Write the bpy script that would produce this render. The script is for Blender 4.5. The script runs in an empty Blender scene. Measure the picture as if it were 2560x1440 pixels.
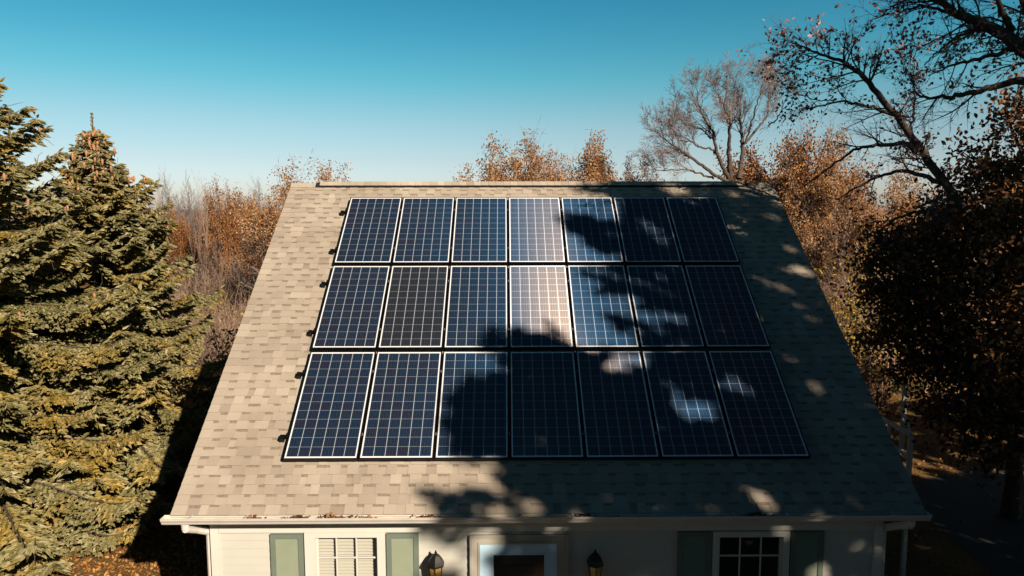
import bpy, math, random
import numpy as np
from mathutils import Vector, Matrix
R_ = math.radians
sc = bpy.context.scene
COL = sc.collection
# ------------------------------------------------------------------ camera
CAM = np.array([-0.559, -13.98, 6.802])
PITCH, YAW, ROLL, FPX = R_(-6.336), R_(0.54), R_(-0.066), 1801.7
fwd = np.array([math.sin(YAW)*math.cos(PITCH), math.cos(YAW)*math.cos(PITCH), math.sin(PITCH)])
rt0 = np.array([math.cos(YAW), -math.sin(YAW), 0.0]); up0 = np.cross(rt0, fwd)
rt = rt0*math.cos(ROLL)+up0*math.sin(ROLL); up = -rt0*math.sin(ROLL)+up0*math.cos(ROLL)
cd = bpy.data.cameras.new('camera'); cam = bpy.data.objects.new('camera', cd); COL.objects.link(cam)
cd.sensor_width = 36.0; cd.lens = 36.0*FPX/2560.0; cd.clip_start = 0.1; cd.clip_end = 5000
M = Matrix(((rt[0], up[0], -fwd[0], CAM[0]), (rt[1], up[1], -fwd[1], CAM[1]), (rt[2], up[2], -fwd[2], CAM[2]), (0, 0, 0, 1)))
cam.matrix_world = M
sc.camera = cam
# ------------------------------------------------------------------ light
SUN_AZ, SUN_EL = R_(34.0), R_(26.5)          # azimuth to the right of straight-behind the house front
S = np.array([math.sin(SUN_AZ)*math.cos(SUN_EL), -math.cos(SUN_AZ)*math.cos(SUN_EL), math.sin(SUN_EL)])
sl = bpy.data.lights.new('sun', 'SUN'); sl.energy = 5.0; sl.angle = R_(0.53); sl.color = (1.0, 0.88, 0.72)
so = bpy.data.objects.new('sun', sl); COL.objects.link(so)
so.rotation_euler = Vector(S).to_track_quat('Z', 'Y').to_euler()
w = bpy.data.worlds.new('World'); sc.world = w; w.use_nodes = True
nt = w.node_tree; nt.nodes.clear()
sky = nt.nodes.new('ShaderNodeTexSky'); sky.sky_type = 'NISHITA'; sky.sun_disc = False
sky.sun_elevation = SUN_EL; sky.sun_rotation = math.atan2(S[0], S[1]); sky.air_density = 1.0; sky.dust_density = 0.6; sky.ozone_density = 1.6
tc = nt.nodes.new('ShaderNodeTexCoord'); sx = nt.nodes.new('ShaderNodeSeparateXYZ')
rp = nt.nodes.new('ShaderNodeValToRGB'); mx = nt.nodes.new('ShaderNodeMix'); mx.data_type = 'RGBA'; mx.blend_type = 'MULTIPLY'; mx.inputs[0].default_value = 1.0
bg = nt.nodes.new('ShaderNodeBackground'); wo = nt.nodes.new('ShaderNodeOutputWorld')
nt.links.new(tc.outputs['Generated'], sx.inputs[0]); nt.links.new(sx.outputs['Z'], rp.inputs['Fac'])
nt.links.new(sky.outputs[0], mx.inputs['A']); nt.links.new(rp.outputs['Color'], mx.inputs['B'])
nt.links.new(mx.outputs['Result'], bg.inputs['Color']); nt.links.new(bg.outputs[0], wo.inputs[0])
bg.inputs['Strength'].default_value = 0.06
SKY_RAMP = [(0.0, (.96, .98, 1.2)), (.041, (.90, .96, 1.18)), (.065, (.84, .905, 1.02)), (.113, (.71, .91, .917)), (.17, (.37, .914, .875)), (.219, (.24, .84, .85)), (.262, (.18, .776, .817)), (.40, (.10, .34, .42)), (.6, (.05, .13, .19)), (1.0, (.03, .07, .11))]
el = rp.color_ramp.elements
for i, (p, c) in enumerate(SKY_RAMP):
    e = el[i] if i < 2 else el.new(p)
    e.position = p; e.color = (*c, 1)
sc.view_settings.view_transform = 'Standard'; sc.view_settings.look = 'None'
sc.view_settings.exposure = 0.8; sc.view_settings.gamma = 1.0
sc.cycles.max_bounces = 6; sc.cycles.transparent_max_bounces = 12

# ------------------------------------------------------------------ helpers
def at(px, py, d):
    """world point seen in the direction of photo pixel (px, py) at axial distance d"""
    return CAM + d*((px-1280)/FPX*rt - (py-720)/FPX*up + fwd)
TH = R_(37.0116); CT, ST = math.cos(TH), math.sin(TH)
def RP(u, v, n=-0.10):
    """point over the front roof slope: u along the eave, v up the slope, n off the panel plane"""
    return (u, v*CT - n*ST, 7.0 + v*ST + n*CT)
def tag(o, label=None, cat=None, group=None, kind=None):
    if label: o['label'] = label
    if cat: o['category'] = cat
    if group: o['group'] = group
    if kind: o['kind'] = kind
    return o
def thing(name, loc, label, cat, group=None):
    o = bpy.data.objects.new(name, None); COL.objects.link(o); o.location = loc
    o.empty_display_size = 0.2
    return tag(o, label, cat, group)
def mesh_np(name, V, F, mats, rnd=None, mi=None, smooth=False, uv=None):
    me = bpy.data.meshes.new(name); V = np.asarray(V, np.float32); F = np.asarray(F, np.int32); k = F.shape[1]
    me.vertices.add(len(V)); me.vertices.foreach_set('co', V.ravel())
    me.loops.add(F.size); me.loops.foreach_set('vertex_index', F.ravel())
    me.polygons.add(len(F)); me.polygons.foreach_set('loop_start', np.arange(0, F.size, k, dtype=np.int32))
    for m in (mats if isinstance(mats, (list, tuple)) else [mats]): me.materials.append(m)
    if mi is not None: me.polygons.foreach_set('material_index', np.asarray(mi, np.int32))
    me.polygons.foreach_set('use_smooth', np.full(len(F), smooth))
    if rnd is not None:
        a = me.attributes.new('rnd', 'FLOAT', 'FACE'); a.data.foreach_set('value', np.asarray(rnd, np.float32))
    if uv is not None:
        l = me.uv_layers.new(name='UVMap'); l.data.foreach_set('uv', np.asarray(uv, np.float32).ravel())
    me.update(calc_edges=True)
    return me
def link(name, me, parent=None, inv=True):
    o = bpy.data.objects.new(name, me); COL.objects.link(o)
    if parent is not None:
        o.parent = parent
        if inv:                                            # geometry given in world coordinates
            o.matrix_parent_inverse = Matrix.LocRotScale(PW(parent).to_translation(), PW(parent).to_euler(), None).inverted()
    return o
def PW(o):
    m = o.matrix_basis.copy()
    if o.parent: m = PW(o.parent) @ o.matrix_parent_inverse @ m
    return m
class MB:
    """collects boxes, prisms, quads and lathes; build() links them as one mesh object"""
    def __init__(s): s.v = []; s.f = []; s.r = []; s.m = []
    def add(s, vs, fs, rnd=0.5, mi=0):
        b = len(s.v); s.v += [tuple(map(float, p)) for p in vs]
        for f in fs: s.f.append([b+i for i in f]); s.r.append(rnd); s.m.append(mi)
    def quad(s, a, b, c, d, rnd=0.5, mi=0): s.add([a, b, c, d], [(0, 1, 2, 3)], rnd, mi)
    def box(s, x0, x1, y0, y1, z0, z1, fn=None, rnd=0.5, mi=0):
        p = [(x, y, z) for z in (z0, z1) for y in (y0, y1) for x in (x0, x1)]
        if fn: p = [fn(*q) for q in p]
        s.add(p, [(0, 2, 3, 1), (4, 5, 7, 6), (0, 1, 5, 4), (2, 6, 7, 3), (0, 4, 6, 2), (1, 3, 7, 5)], rnd, mi)
    def prism(s, prof, x0, x1, rnd=0.5, mi=0, closed=True):
        """profile of (y, z) swept along x"""
        n = len(prof); vs = [(x0, y, z) for y, z in prof]+[(x1, y, z) for y, z in prof]
        fs = [(i, (i+1) % n, n+(i+1) % n, n+i) for i in range(n if closed else n-1)]
        if closed: fs += [tuple(range(n-1, -1, -1)), tuple(range(n, 2*n))]
        s.add(vs, fs, rnd, mi)
    def lathe(s, c, prof, n=8, rot=0.0, rnd=0.5, mi=0):
        vs = []
        for r, z in prof:
            for k in range(n):
                a = rot+2*math.pi*k/n; vs.append((c[0]+r*math.cos(a), c[1]+r*math.sin(a), c[2]+z))
        fs = [(i*n+k, i*n+(k+1) % n, (i+1)*n+(k+1) % n, (i+1)*n+k) for i in range(len(prof)-1) for k in range(n)]
        s.add(vs, fs, rnd, mi)
    def bar(s, a, b, r, n=6, r2=None, rnd=0.5, mi=0):
        a = np.array(a, float); b = np.array(b, float); t = b-a; t /= np.linalg.norm(t)
        u = np.cross(t, [0, 0, 1.0] if abs(t[2]) < .9 else [1.0, 0, 0]); u /= np.linalg.norm(u); v = np.cross(t, u)
        r2 = r if r2 is None else r2; vs = []
        for p, q in ((a, r), (b, r2)):
            for k in range(n):
                g = 2*math.pi*(k+.5)/n; vs.append(p+q*(math.cos(g)*u+math.sin(g)*v))
        fs = [(k, (k+1) % n, n+(k+1) % n, n+k) for k in range(n)]+[tuple(range(n-1, -1, -1)), tuple(range(n, 2*n))]
        s.add(vs, fs, rnd, mi)
    def mesh(s, name, mats, smooth=False):
        me = bpy.data.meshes.new(name); me.from_pydata(s.v, [], s.f)
        for m in (mats if isinstance(mats, (list, tuple)) else [mats]): me.materials.append(m)
        me.polygons.foreach_set('material_index', s.m)
        a = me.attributes.new('rnd', 'FLOAT', 'FACE'); a.data.foreach_set('value', s.r)
        if smooth: me.polygons.foreach_set('use_smooth', [True]*len(s.f))
        me.update(); return me
    def build(s, name, mats, parent=None, smooth=False, inv=True):
        return link(name, s.mesh(name, mats, smooth), parent, inv)

# ------------------------------------------------------------------ materials
def mat(name): 
    m = bpy.data.materials.new(name); m.use_nodes = True
    n = m.node_tree.nodes; n.clear(); o = n.new('ShaderNodeOutputMaterial'); return m, m.node_tree, o
def N(t, typ, **kw):
    n = t.nodes.new(typ)
    for k, v in kw.items():
        if k in n.inputs: n.inputs[k].default_value = v
        else: setattr(n, k, v)
    return n
def ramp(t, src, stops):
    r = t.nodes.new('ShaderNodeValToRGB'); e = r.color_ramp.elements
    for i, (p, c) in enumerate(stops):
        q = e[i] if i < 2 else e.new(p)
        q.position = p; q.color = (*c, 1)
    t.links.new(src, r.inputs['Fac']); return r.outputs['Color']
def attr(t, nm='rnd'): return N(t, 'ShaderNodeAttribute', attribute_name=nm).outputs['Fac']
def noise(t, scale, detail=3.0, vec=None):
    n = N(t, 'ShaderNodeTexNoise'); n.inputs['Scale'].default_value = scale; n.inputs['Detail'].default_value = detail
    if vec is None: vec = N(t, 'ShaderNodeNewGeometry').outputs['Position']
    t.links.new(vec, n.inputs['Vector']); return n.outputs['Fac']
def mixc(t, f, a, b, mode='MIX'):
    m = t.nodes.new('ShaderNodeMix'); m.data_type = 'RGBA'; m.blend_type = mode
    for s, v in ((m.inputs[0], f), (m.inputs['A'], a), (m.inputs['B'], b)):
        if hasattr(v, 'is_output'): t.links.new(v, s)
        elif isinstance(v, (int, float)): s.default_value = v
        else: s.default_value = (*v, 1)
    return m.outputs['Result']
def math_(t, op, a, b=None, clamp=False):
    m = t.nodes.new('ShaderNodeMath'); m.operation = op; m.use_clamp = clamp
    for i, v in enumerate((a, b)):
        if v is None: continue
        if hasattr(v, 'is_output'): t.links.new(v, m.inputs[i])
        else: m.inputs[i].default_value = v
    return m.outputs[0]
def simple(name, col, rough=0.6, metal=0.0, var=0.12, scale=6.0, spec=0.4, bump=0.0, bscale=60.0):
    m, t, o = mat(name); b = N(t, 'ShaderNodeBsdfPrincipled', Roughness=rough, Metallic=metal)
    b.inputs['Specular IOR Level'].default_value = spec
    lo = tuple(c*(1-var) for c in col); hi = tuple(min(1, c*(1+var)) for c in col)
    c = ramp(t, noise(t, scale), [(0.3, lo), (0.7, hi)]); t.links.new(c, b.inputs['Base Color'])
    if bump:
        bn = N(t, 'ShaderNodeBump', Strength=bump, Distance=0.01); t.links.new(noise(t, bscale), bn.inputs['Height']); t.links.new(bn.outputs[0], b.inputs['Normal'])
    t.links.new(b.outputs[0], o.inputs[0]); return m
def leafy(name, stops, transl=0.25, rough=0.6, nz=0.0, nscale=0.8, spec=0.2, gold=None):
    m, t, o = mat(name); f = attr(t)
    if nz: f = math_(t, 'ADD', f, math_(t, 'MULTIPLY', math_(t, 'SUBTRACT', noise(t, nscale), 0.5), nz), True)
    c = ramp(t, f, stops)
    if gold: c = mixc(t, ramp(t, noise(t, .9, 4.0), [(.48, (0, 0, 0)), (.66, (1, 1, 1))]), c, mixc(t, 1.0, c, gold, 'MULTIPLY'))
    b = N(t, 'ShaderNodeBsdfPrincipled', Roughness=rough); b.inputs['Specular IOR Level'].default_value = spec
    t.links.new(c, b.inputs['Base Color'])
    tr = N(t, 'ShaderNodeBsdfTranslucent'); t.links.new(c, tr.inputs['Color'])
    mx = N(t, 'ShaderNodeMixShader'); mx.inputs[0].default_value = transl
    t.links.new(b.outputs[0], mx.inputs[1]); t.links.new(tr.outputs[0], mx.inputs[2]); t.links.new(mx.outputs[0], o.inputs[0]); return m

def shingle_mat():
    m, t, o = mat('asphalt_shingle'); b = N(t, 'ShaderNodeBsdfPrincipled', Roughness=0.92); b.inputs['Specular IOR Level'].default_value = 0.25
    c = ramp(t, attr(t), [(0.0, (0.225, 0.17, 0.13)), (0.35, (0.31, 0.255, 0.20)), (0.7, (0.375, 0.312, 0.247)), (1.0, (0.43, 0.362, 0.29))])
    g = ramp(t, noise(t, 420.0, 2.0), [(0.3, (0.72, 0.72, 0.72)), (0.7, (1.18, 1.18, 1.18))])
    st = ramp(t, noise(t, 0.9, 4.0), [(0.35, (0.88, 0.86, 0.84)), (0.65, (1.05, 1.045, 1.04))])
    c = mixc(t, 1.0, mixc(t, 1.0, c, g, 'MULTIPLY'), st, 'MULTIPLY'); t.links.new(c, b.inputs['Base Color'])
    bn = N(t, 'ShaderNodeBump', Strength=0.4, Distance=0.004); t.links.new(noise(t, 300.0, 2.0), bn.inputs['Height']); t.links.new(bn.outputs[0], b.inputs['Normal'])
    t.links.new(b.outputs[0], o.inputs[0]); return m
def panel_mat():
    m, t, o = mat('solar_cells')
    uv = N(t, 'ShaderNodeUVMap', uv_map='UVMap'); s = N(t, 'ShaderNodeSeparateXYZ'); t.links.new(uv.outputs[0], s.inputs[0])
    W, H = 0.959, 1.879; bx, by = 0.017, 0.024
    def cells(src, size, border, n):
        x = math_(t, 'MULTIPLY', src, size); x = math_(t, 'SUBTRACT', x, border); p = (size-2*border)/n
        x = math_(t, 'DIVIDE', x, p); return x, math_(t, 'FRACT', x), p
    X, fx, px_ = cells(s.outputs['X'], W, bx, 6); Y, fy, py_ = cells(s.outputs['Y'], H, by, 12)
    def line(f, p, wd):            # 1 near a cell edge
        d = math_(t, 'MULTIPLY', math_(t, 'SUBTRACT', 0.5, math_(t, 'ABSOLUTE', math_(t, 'SUBTRACT', f, 0.5))), p)
        return math_(t, 'LESS_THAN', d, wd)
    lx = line(fx, px_, 0.0033); ly = line(fy, py_, 0.0026)
    out = math_(t, 'MAXIMUM', math_(t, 'GREATER_THAN', math_(t, 'ABSOLUTE', math_(t, 'SUBTRACT', math_(t, 'DIVIDE', X, 6.0), 0.5)), 0.5),
                math_(t, 'GREATER_THAN', math_(t, 'ABSOLUTE', math_(t, 'SUBTRACT', math_(t, 'DIVIDE', Y, 12.0), 0.5)), 0.5))
    bus = line(math_(t, 'FRACT', math_(t, 'MULTIPLY', math_(t, 'ADD', fx, 0.125), 4.0)), px_/4, 0.0008)
    idv = N(t, 'ShaderNodeCombineXYZ'); t.links.new(math_(t, 'FLOOR', X), idv.inputs[0]); t.links.new(math_(t, 'FLOOR', Y), idv.inputs[1])
    oi = N(t, 'ShaderNodeObjectInfo'); t.links.new(math_(t, 'MULTIPLY', oi.outputs['Random'], 91.0), idv.inputs[2])
    wn = N(t, 'ShaderNodeTexWhiteNoise', noise_dimensions='3D'); t.links.new(idv.outputs[0], wn.inputs['Vector'])
    big = noise(t, 0.7, 2.0)
    mixf = math_(t, 'ADD', math_(t, 'MULTIPLY', wn.outputs['Value'], 0.55), math_(t, 'MULTIPLY', big, 0.5))
    cell = ramp(t, mixf, [(0.2, (0.008, 0.014, 0.026)), (0.5, (0.005, 0.014, 0.033)), (0.75, (0.010, 0.011, 0.024)), (1.0, (0.003, 0.016, 0.037))])
    gsep = N(t, 'ShaderNodeSeparateColor'); t.links.new(oi.outputs['Color'], gsep.inputs[0]); cell = mixc(t, math_(t, 'MULTIPLY', gsep.outputs[1], 0.9), cell, (0.014, 0.014, 0.016))
    # poly-crystalline grain
    vo = N(t, 'ShaderNodeTexVoronoi'); vo.inputs['Scale'].default_value = 75.0; t.links.new(N(t, 'ShaderNodeNewGeometry').outputs['Position'], vo.inputs['Vector'])
    cell = mixc(t, 0.35, cell, mixc(t, 1.0, cell, ramp(t, N_sep(t, vo.outputs['Color']), [(0.0, (0.5, 0.5, 0.5)), (1.0, (1.8, 1.8, 1.8))]), 'MULTIPLY'))
    c = mixc(t, bus, cell, (0.05, 0.06, 0.08)); c = mixc(t, ly, c, (0.17, 0.185, 0.21)); c = mixc(t, lx, c, (0.36, 0.38, 0.41)); c = mixc(t, out, c, (0.62, 0.61, 0.61))
    b = N(t, 'ShaderNodeBsdfPrincipled', Roughness=0.6); b.inputs['Specular IOR Level'].default_value = 0.08
    b.inputs['Coat Weight'].default_value = 0.5; b.inputs['Coat Roughness'].default_value = 0.06; b.inputs['Coat IOR'].default_value = 1.4
    t.links.new(c, b.inputs['Base Color'])
    # added glossy lobes put the glare streak on the cells; angle hand-set per panel
    geo = N(t, 'ShaderNodeNewGeometry')
    ocs = N(t, 'ShaderNodeSeparateColor'); t.links.new(oi.outputs['Color'], ocs.inputs[0])
    def streak(col, rough, aniso):
        ph = math_(t, 'ADD', math_(t, 'MULTIPLY', math_(t, 'SUBTRACT', ocs.outputs[0], 0.5), 0.2), 0.396)
        cv = N(t, 'ShaderNodeCombineXYZ'); sn = math_(t, 'SINE', ph)
        t.links.new(math_(t, 'COSINE', ph), cv.inputs[0]); t.links.new(math_(t, 'MULTIPLY', sn, CT), cv.inputs[1]); t.links.new(math_(t, 'MULTIPLY', sn, ST), cv.inputs[2])
        g = N(t, 'ShaderNodeBsdfAnisotropic'); g.distribution = 'BECKMANN'
        g.inputs['Roughness'].default_value = rough; g.inputs['Anisotropy'].default_value = aniso
        t.links.new(mixc(t, math_(t, 'MAXIMUM', lx, math_(t, 'MAXIMUM', ly, bus)), col, tuple(min(1, q*3.0) for q in col)), g.inputs['Color'])
        t.links.new(cv.outputs[0], g.inputs['Tangent']); return g.outputs[0]
    a1 = N(t, 'ShaderNodeAddShader'); a2 = N(t, 'ShaderNodeAddShader')
    t.links.new(b.outputs[0], a1.inputs[0]); t.links.new(streak((0.165, 0.11, 0.058), 0.335, 0.70), a1.inputs[1])
    t.links.new(a1.outputs[0], a2.inputs[0]); t.links.new(streak((0.0006, 0.013, 0.031), 0.46, 0.62), a2.inputs[1])
    t.links.new(a2.outputs[0], o.inputs[0]); return m
def N_sep(t, col):
    s = N(t, 'ShaderNodeSeparateColor'); t.links.new(col, s.inputs[0]); return s.outputs[0]
def glass_mat(name, tint=(0.9, 0.93, 0.95), fac=0.10):
    m, t, o = mat(name); a = N(t, 'ShaderNodeBsdfTransparent'); a.inputs[0].default_value = (*tint, 1)
    g = N(t, 'ShaderNodeBsdfGlossy', Roughness=0.02); x = N(t, 'ShaderNodeMixShader'); x.inputs[0].default_value = fac
    t.links.new(a.outputs[0], x.inputs[1]); t.links.new(g.outputs[0], x.inputs[2]); t.links.new(x.outputs[0], o.inputs[0]); return m
def ground_mat():
    m, t, o = mat('leaf_strewn_lawn'); b = N(t, 'ShaderNodeBsdfPrincipled', Roughness=0.95); b.inputs['Specular IOR Level'].default_value = 0.1
    c = ramp(t, noise(t, 0.25, 6.0), [(0.35, (0.10, 0.07, 0.03)), (0.5, (0.17, 0.10, 0.04)), (0.65, (0.09, 0.085, 0.03))])
    g = ramp(t, noise(t, 30.0, 4.0), [(0.3, (0.55, 0.5, 0.45)), (0.7, (1.4, 1.3, 1.2))])
    t.links.new(mixc(t, 1.0, c, g, 'MULTIPLY'), b.inputs['Base Color'])
    bn = N(t, 'ShaderNodeBump', Strength=0.8, Distance=0.05); t.links.new(noise(t, 18.0, 5.0), bn.inputs['Height']); t.links.new(bn.outputs[0], b.inputs['Normal'])
    t.links.new(b.outputs[0], o.inputs[0]); return m

SHING = shingle_mat(); PANEL = panel_mat()
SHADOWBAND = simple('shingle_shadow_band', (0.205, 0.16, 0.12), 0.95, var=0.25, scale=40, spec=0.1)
BLACK = simple('black_anodised', (0.012, 0.012, 0.013), 0.4, 0.6, spec=0.4)
VENT = simple('black_vent_mesh', (0.012, 0.012, 0.012), 0.8)
METAL = simple('bare_aluminium', (0.55, 0.55, 0.56), 0.4, 0.9)
WHITE = simple('white_paint', (0.52, 0.495, 0.435), 0.45, var=0.03, scale=3, spec=0.4)
GUTW = simple('white_gutter_paint', (0.53, 0.48, 0.43), 0.4, var=0.06, scale=5, spec=0.4)
GUTIN = simple('stained_gutter_lining', (0.55, 0.42, 0.30), 0.8, var=0.35, scale=7)
SIDING = simple('cream_siding', (0.43, 0.41, 0.355), 0.6, var=0.03, scale=2, spec=0.3)
SHUT = simple('sage_shutter_paint', (0.125, 0.15, 0.118), 0.55, var=0.05, scale=8)
SHUT2 = simple('pale_sage_louvres', (0.185, 0.205, 0.138), 0.6, var=0.04, scale=8)
TAUPE = simple('taupe_door_trim', (0.32, 0.29, 0.24), 0.6, var=0.05)
DOORW = simple('blue_grey_door_paint', (0.40, 0.54, 0.64), 0.4, var=0.03)
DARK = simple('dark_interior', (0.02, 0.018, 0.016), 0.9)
BLIND = simple('cream_blind_slats', (0.50, 0.44, 0.35), 0.5, var=0.02)
BRONZE = simple('oil_rubbed_bronze', (0.02, 0.017, 0.014), 0.45, 0.5)
AMBER = simple('amber_lamp_glass', (0.55, 0.33, 0.10), 0.25, var=0.25, scale=25, spec=0.6)
DECKW = simple('weathered_grey_wood', (0.50, 0.49, 0.47), 0.8, var=0.15, scale=10)
GLASS = glass_mat('window_glass', fac=0.06)
GROUND = ground_mat()
ASPH = simple('driveway_asphalt', (0.024, 0.026, 0.026), 0.9, var=0.2, scale=20, bump=0.4, bscale=150)
BARK = simple('grey_brown_bark', (0.075, 0.055, 0.043), 0.9, var=0.35, scale=14, bump=0.8, bscale=45, spec=0.1)
PINKTWIG = simple('pinkish_twig_bark', (0.165, 0.125, 0.118), 0.9, var=0.3, scale=3, spec=0.1)
PALEBARK = simple('pale_twig_bark', (0.25, 0.18, 0.14), 0.9, var=0.25, scale=5, spec=0.1)
REDTWIG = leafy('russet_brush', [(0.0, (0.12, 0.075, 0.055)), (0.5, (0.225, 0.138, 0.10)), (0.85, (0.33, 0.22, 0.16)), (1.0, (0.28, 0.20, 0.09))], 0.0, 0.9, 0.5, 0.3)
NEEDLE = leafy('spruce_needles', [(0.0, (0.06, 0.055, 0.018)), (0.35, (0.165, 0.142, 0.05)), (0.7, (0.28, 0.24, 0.115)), (1.0, (0.40, 0.35, 0.215))], 0.12, 0.6, 0.45, 1.1, gold=(1.25, 0.98, 0.5))
CONE = simple('spruce_cone_scales', (0.32, 0.15, 0.07), 0.7, var=0.35, scale=40)
OAKLEAF = leafy('dry_oak_leaves', [(0.0, (0.09, 0.04, 0.02)), (0.4, (0.22, 0.085, 0.03)), (0.75, (0.36, 0.15, 0.045)), (1.0, (0.45, 0.24, 0.09))], 0.28, 0.55, 0.5, 0.5)
DARKOAK = leafy('brown_oak_leaves', [(0.0, (0.035, 0.02, 0.012)), (0.5, (0.12, 0.055, 0.025)), (0.85, (0.26, 0.11, 0.04)), (1.0, (0.46, 0.22, 0.08))], 0.2, 0.5, 0.3, 0.5)
PINKLEAF = leafy('russet_pink_leaves', [(0.0, (0.08, 0.035, 0.035)), (0.5, (0.25, 0.115, 0.095)), (1.0, (0.55, 0.34, 0.28))], 0.25, 0.5)
PALEOAK = leafy('pale_orange_leaves', [(0.0, (0.20, 0.085, 0.035)), (0.5, (0.36, 0.17, 0.065)), (1.0, (0.52, 0.32, 0.15))], 0.3, 0.55, 0.5, 0.5)
YELLOW = leafy('yellow_green_leaves', [(0.0, (0.16, 0.10, 0.02)), (0.5, (0.28, 0.20, 0.03)), (1.0, (0.40, 0.28, 0.05))], 0.3, 0.55)
LITTER = leafy('fallen_leaf_litter', [(0.0, (0.12, 0.05, 0.015)), (0.5, (0.33, 0.15, 0.04)), (1.0, (0.48, 0.26, 0.08))], 0.1, 0.7)
HILL = simple('far_wooded_hill', (0.34, 0.20, 0.165), 1.0, var=0.4, scale=0.12, spec=0.0)

# ------------------------------------------------------------------ ground
g = MB(); n = 60
def hz(x, y):
    """lawn height: level round the house, falling to a wooded valley and rising to a far ridge"""
    d = max(0.0, y-18); return -0.0*d
gm = MB(); gm.quad((-3000, -3000, 0), (3000, -3000, 0), (3000, 3000, 0), (-3000, 3000, 0))
tag(gm.build('ground', GROUND), 'brown lawn strewn with fallen leaves around the house', 'ground', kind='structure')
dv = MB(); prof = [(8.72, 1.3), (8.60, 0.2), (8.62, -0.6), (8.45, -2.0), (8.0, -6.0), (8.0, -30.0), (30.0, -30.0), (30.0, 4.0), (12.0, 4.2), (9.4, 3.2)]
dv.add([(x, y, 0.004) for x, y in prof], [tuple(range(len(prof)))])
tag(dv.build('driveway', ASPH), 'dark asphalt driveway beside the right end of the house', 'driveway', kind='structure')

# ------------------------------------------------------------------ house
rng = random.Random(5)
house = thing('house', (0, 0, 0), 'single-storey cream house with a steep tan shingle roof and white gutter', 'house')
HX, RX = 4.43, 4.80; YW = -4.86; YR = RP(0, 0.6)[1]; YB = 2*YR-YW
def mirror(p): return (p[0], 2*YR-p[1], p[2])
# front wall: lapped boards interrupted by the openings
OPEN = [(-3.085, -2.235, 1.15, 2.515), (2.235, 3.145, 1.15, 2.495), (-0.93, 0.15, 0.0, 2.42)]
wl = MB(); zz = 0.32; dz = 0.112
while zz < 2.83:
    z1 = min(zz+dz, 2.835); iv = [(-HX, HX)]
    for a, b, c, d in OPEN:
        if z1 > c+0.001 and zz < d-0.001:
            iv = [q for (s, e) in iv for q in ((s, min(e, a)), (max(s, b), e)) if q[1]-q[0] > 0.01]
    for s, e in iv:
        wl.quad((s, YW-0.014, zz), (e, YW-0.014, zz), (e, YW-0.002, z1), (s, YW-0.002, z1))
        wl.quad((s, YW, zz), (e, YW, zz), (e, YW-0.014, zz), (s, YW-0.014, zz))
    zz += dz
# gable ends, back wall and foundation
for sg in (-1, 1):
    x = sg*HX
    zt = 2.80
    wl.add([(x, YW, 0), (x, YB, 0), (x, YB, zt), (x, YR, RP(0, .6)[2]-0.22), (x, YW, zt)], [(0, 1, 2, 3, 4)])
wl.quad((-HX, YB, 0), (HX, YB, 0), (HX, YB, 2.80), (-HX, YB, 2.80))
wl.quad((-HX, YW-0.02, 0), (-0.93, YW-0.02, 0), (-0.93, YW-0.02, 0.319), (-HX, YW-0.02, 0.319)); wl.quad((0.15, YW-0.02, 0), (HX, YW-0.02, 0), (HX, YW-0.02, 0.319), (0.15, YW-0.02, 0.319))
wall = wl.build('wall', SIDING, house)
ins = MB(); ins.box(-HX+.08, HX-.08, YW+0.35, YW+0.40, 0.05, 2.7); ins.build('dark_room_backing', DARK, house)  # dark panel stands in for the unlit room behind the openings
fr = MB(); fr.box(-HX+0.105, HX-0.105, YW-0.036, YW-0.003, 2.565, 2.832); fr.build('frieze_board', WHITE, house)
cb = MB()
for sg in (-1, 1):
    a, b = sorted((sg*(HX-0.10), sg*(HX+0.012))); cb.box(a, b, YW-0.034, YW+0.08, 0.05, 2.832)
    o = cb.build('corner_board', WHITE, house); cb = MB()
sf = MB(); sf.box(-RX+.06, RX-.06, -5.165, YW+0.02, 2.836, 2.850); sf.build('soffit', WHITE, house)
fa = MB(); fa.box(-RX+.02, RX-.02, -5.188, -5.167, 2.834, 2.925); fa.build('fascia_board', WHITE, house)
# roof: deck, courses of laminated shingles, rake boards
rf = MB(); EV = -6.60
def slab(fn):
    p = [RP(0, EV, -.116), RP(0, .6, -.116), RP(0, .6, -.24), RP(0, EV, -.24)]
    a = [fn((-RX+.03, y, z)) for _, y, z in p]; b = [fn((RX-.03, y, z)) for _, y, z in p]
    rf.add(a+b, [(0, 1, 5, 4), (1, 2, 6, 5), (2, 3, 7, 6), (3, 0, 4, 7), (0, 3, 2, 1), (4, 5, 6, 7)], 0.4)
slab(lambda p: p)
pb = [mirror(RP(0, EV, -.10)), mirror(RP(0, .6, -.10)), mirror(RP(0, .6, -.24)), mirror(RP(0, EV, -.24))]
rf.add([(-RX, y, z) for _, y, z in pb]+[(RX, y, z) for _, y, z in pb], [(0, 1, 5, 4), (1, 2, 6, 5), (2, 3, 7, 6), (3, 0, 4, 7), (0, 3, 2, 1), (4, 5, 6, 7)], 0.5)
EXP = 0.146; nc = int((0.56-EV)/EXP)+1
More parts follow.
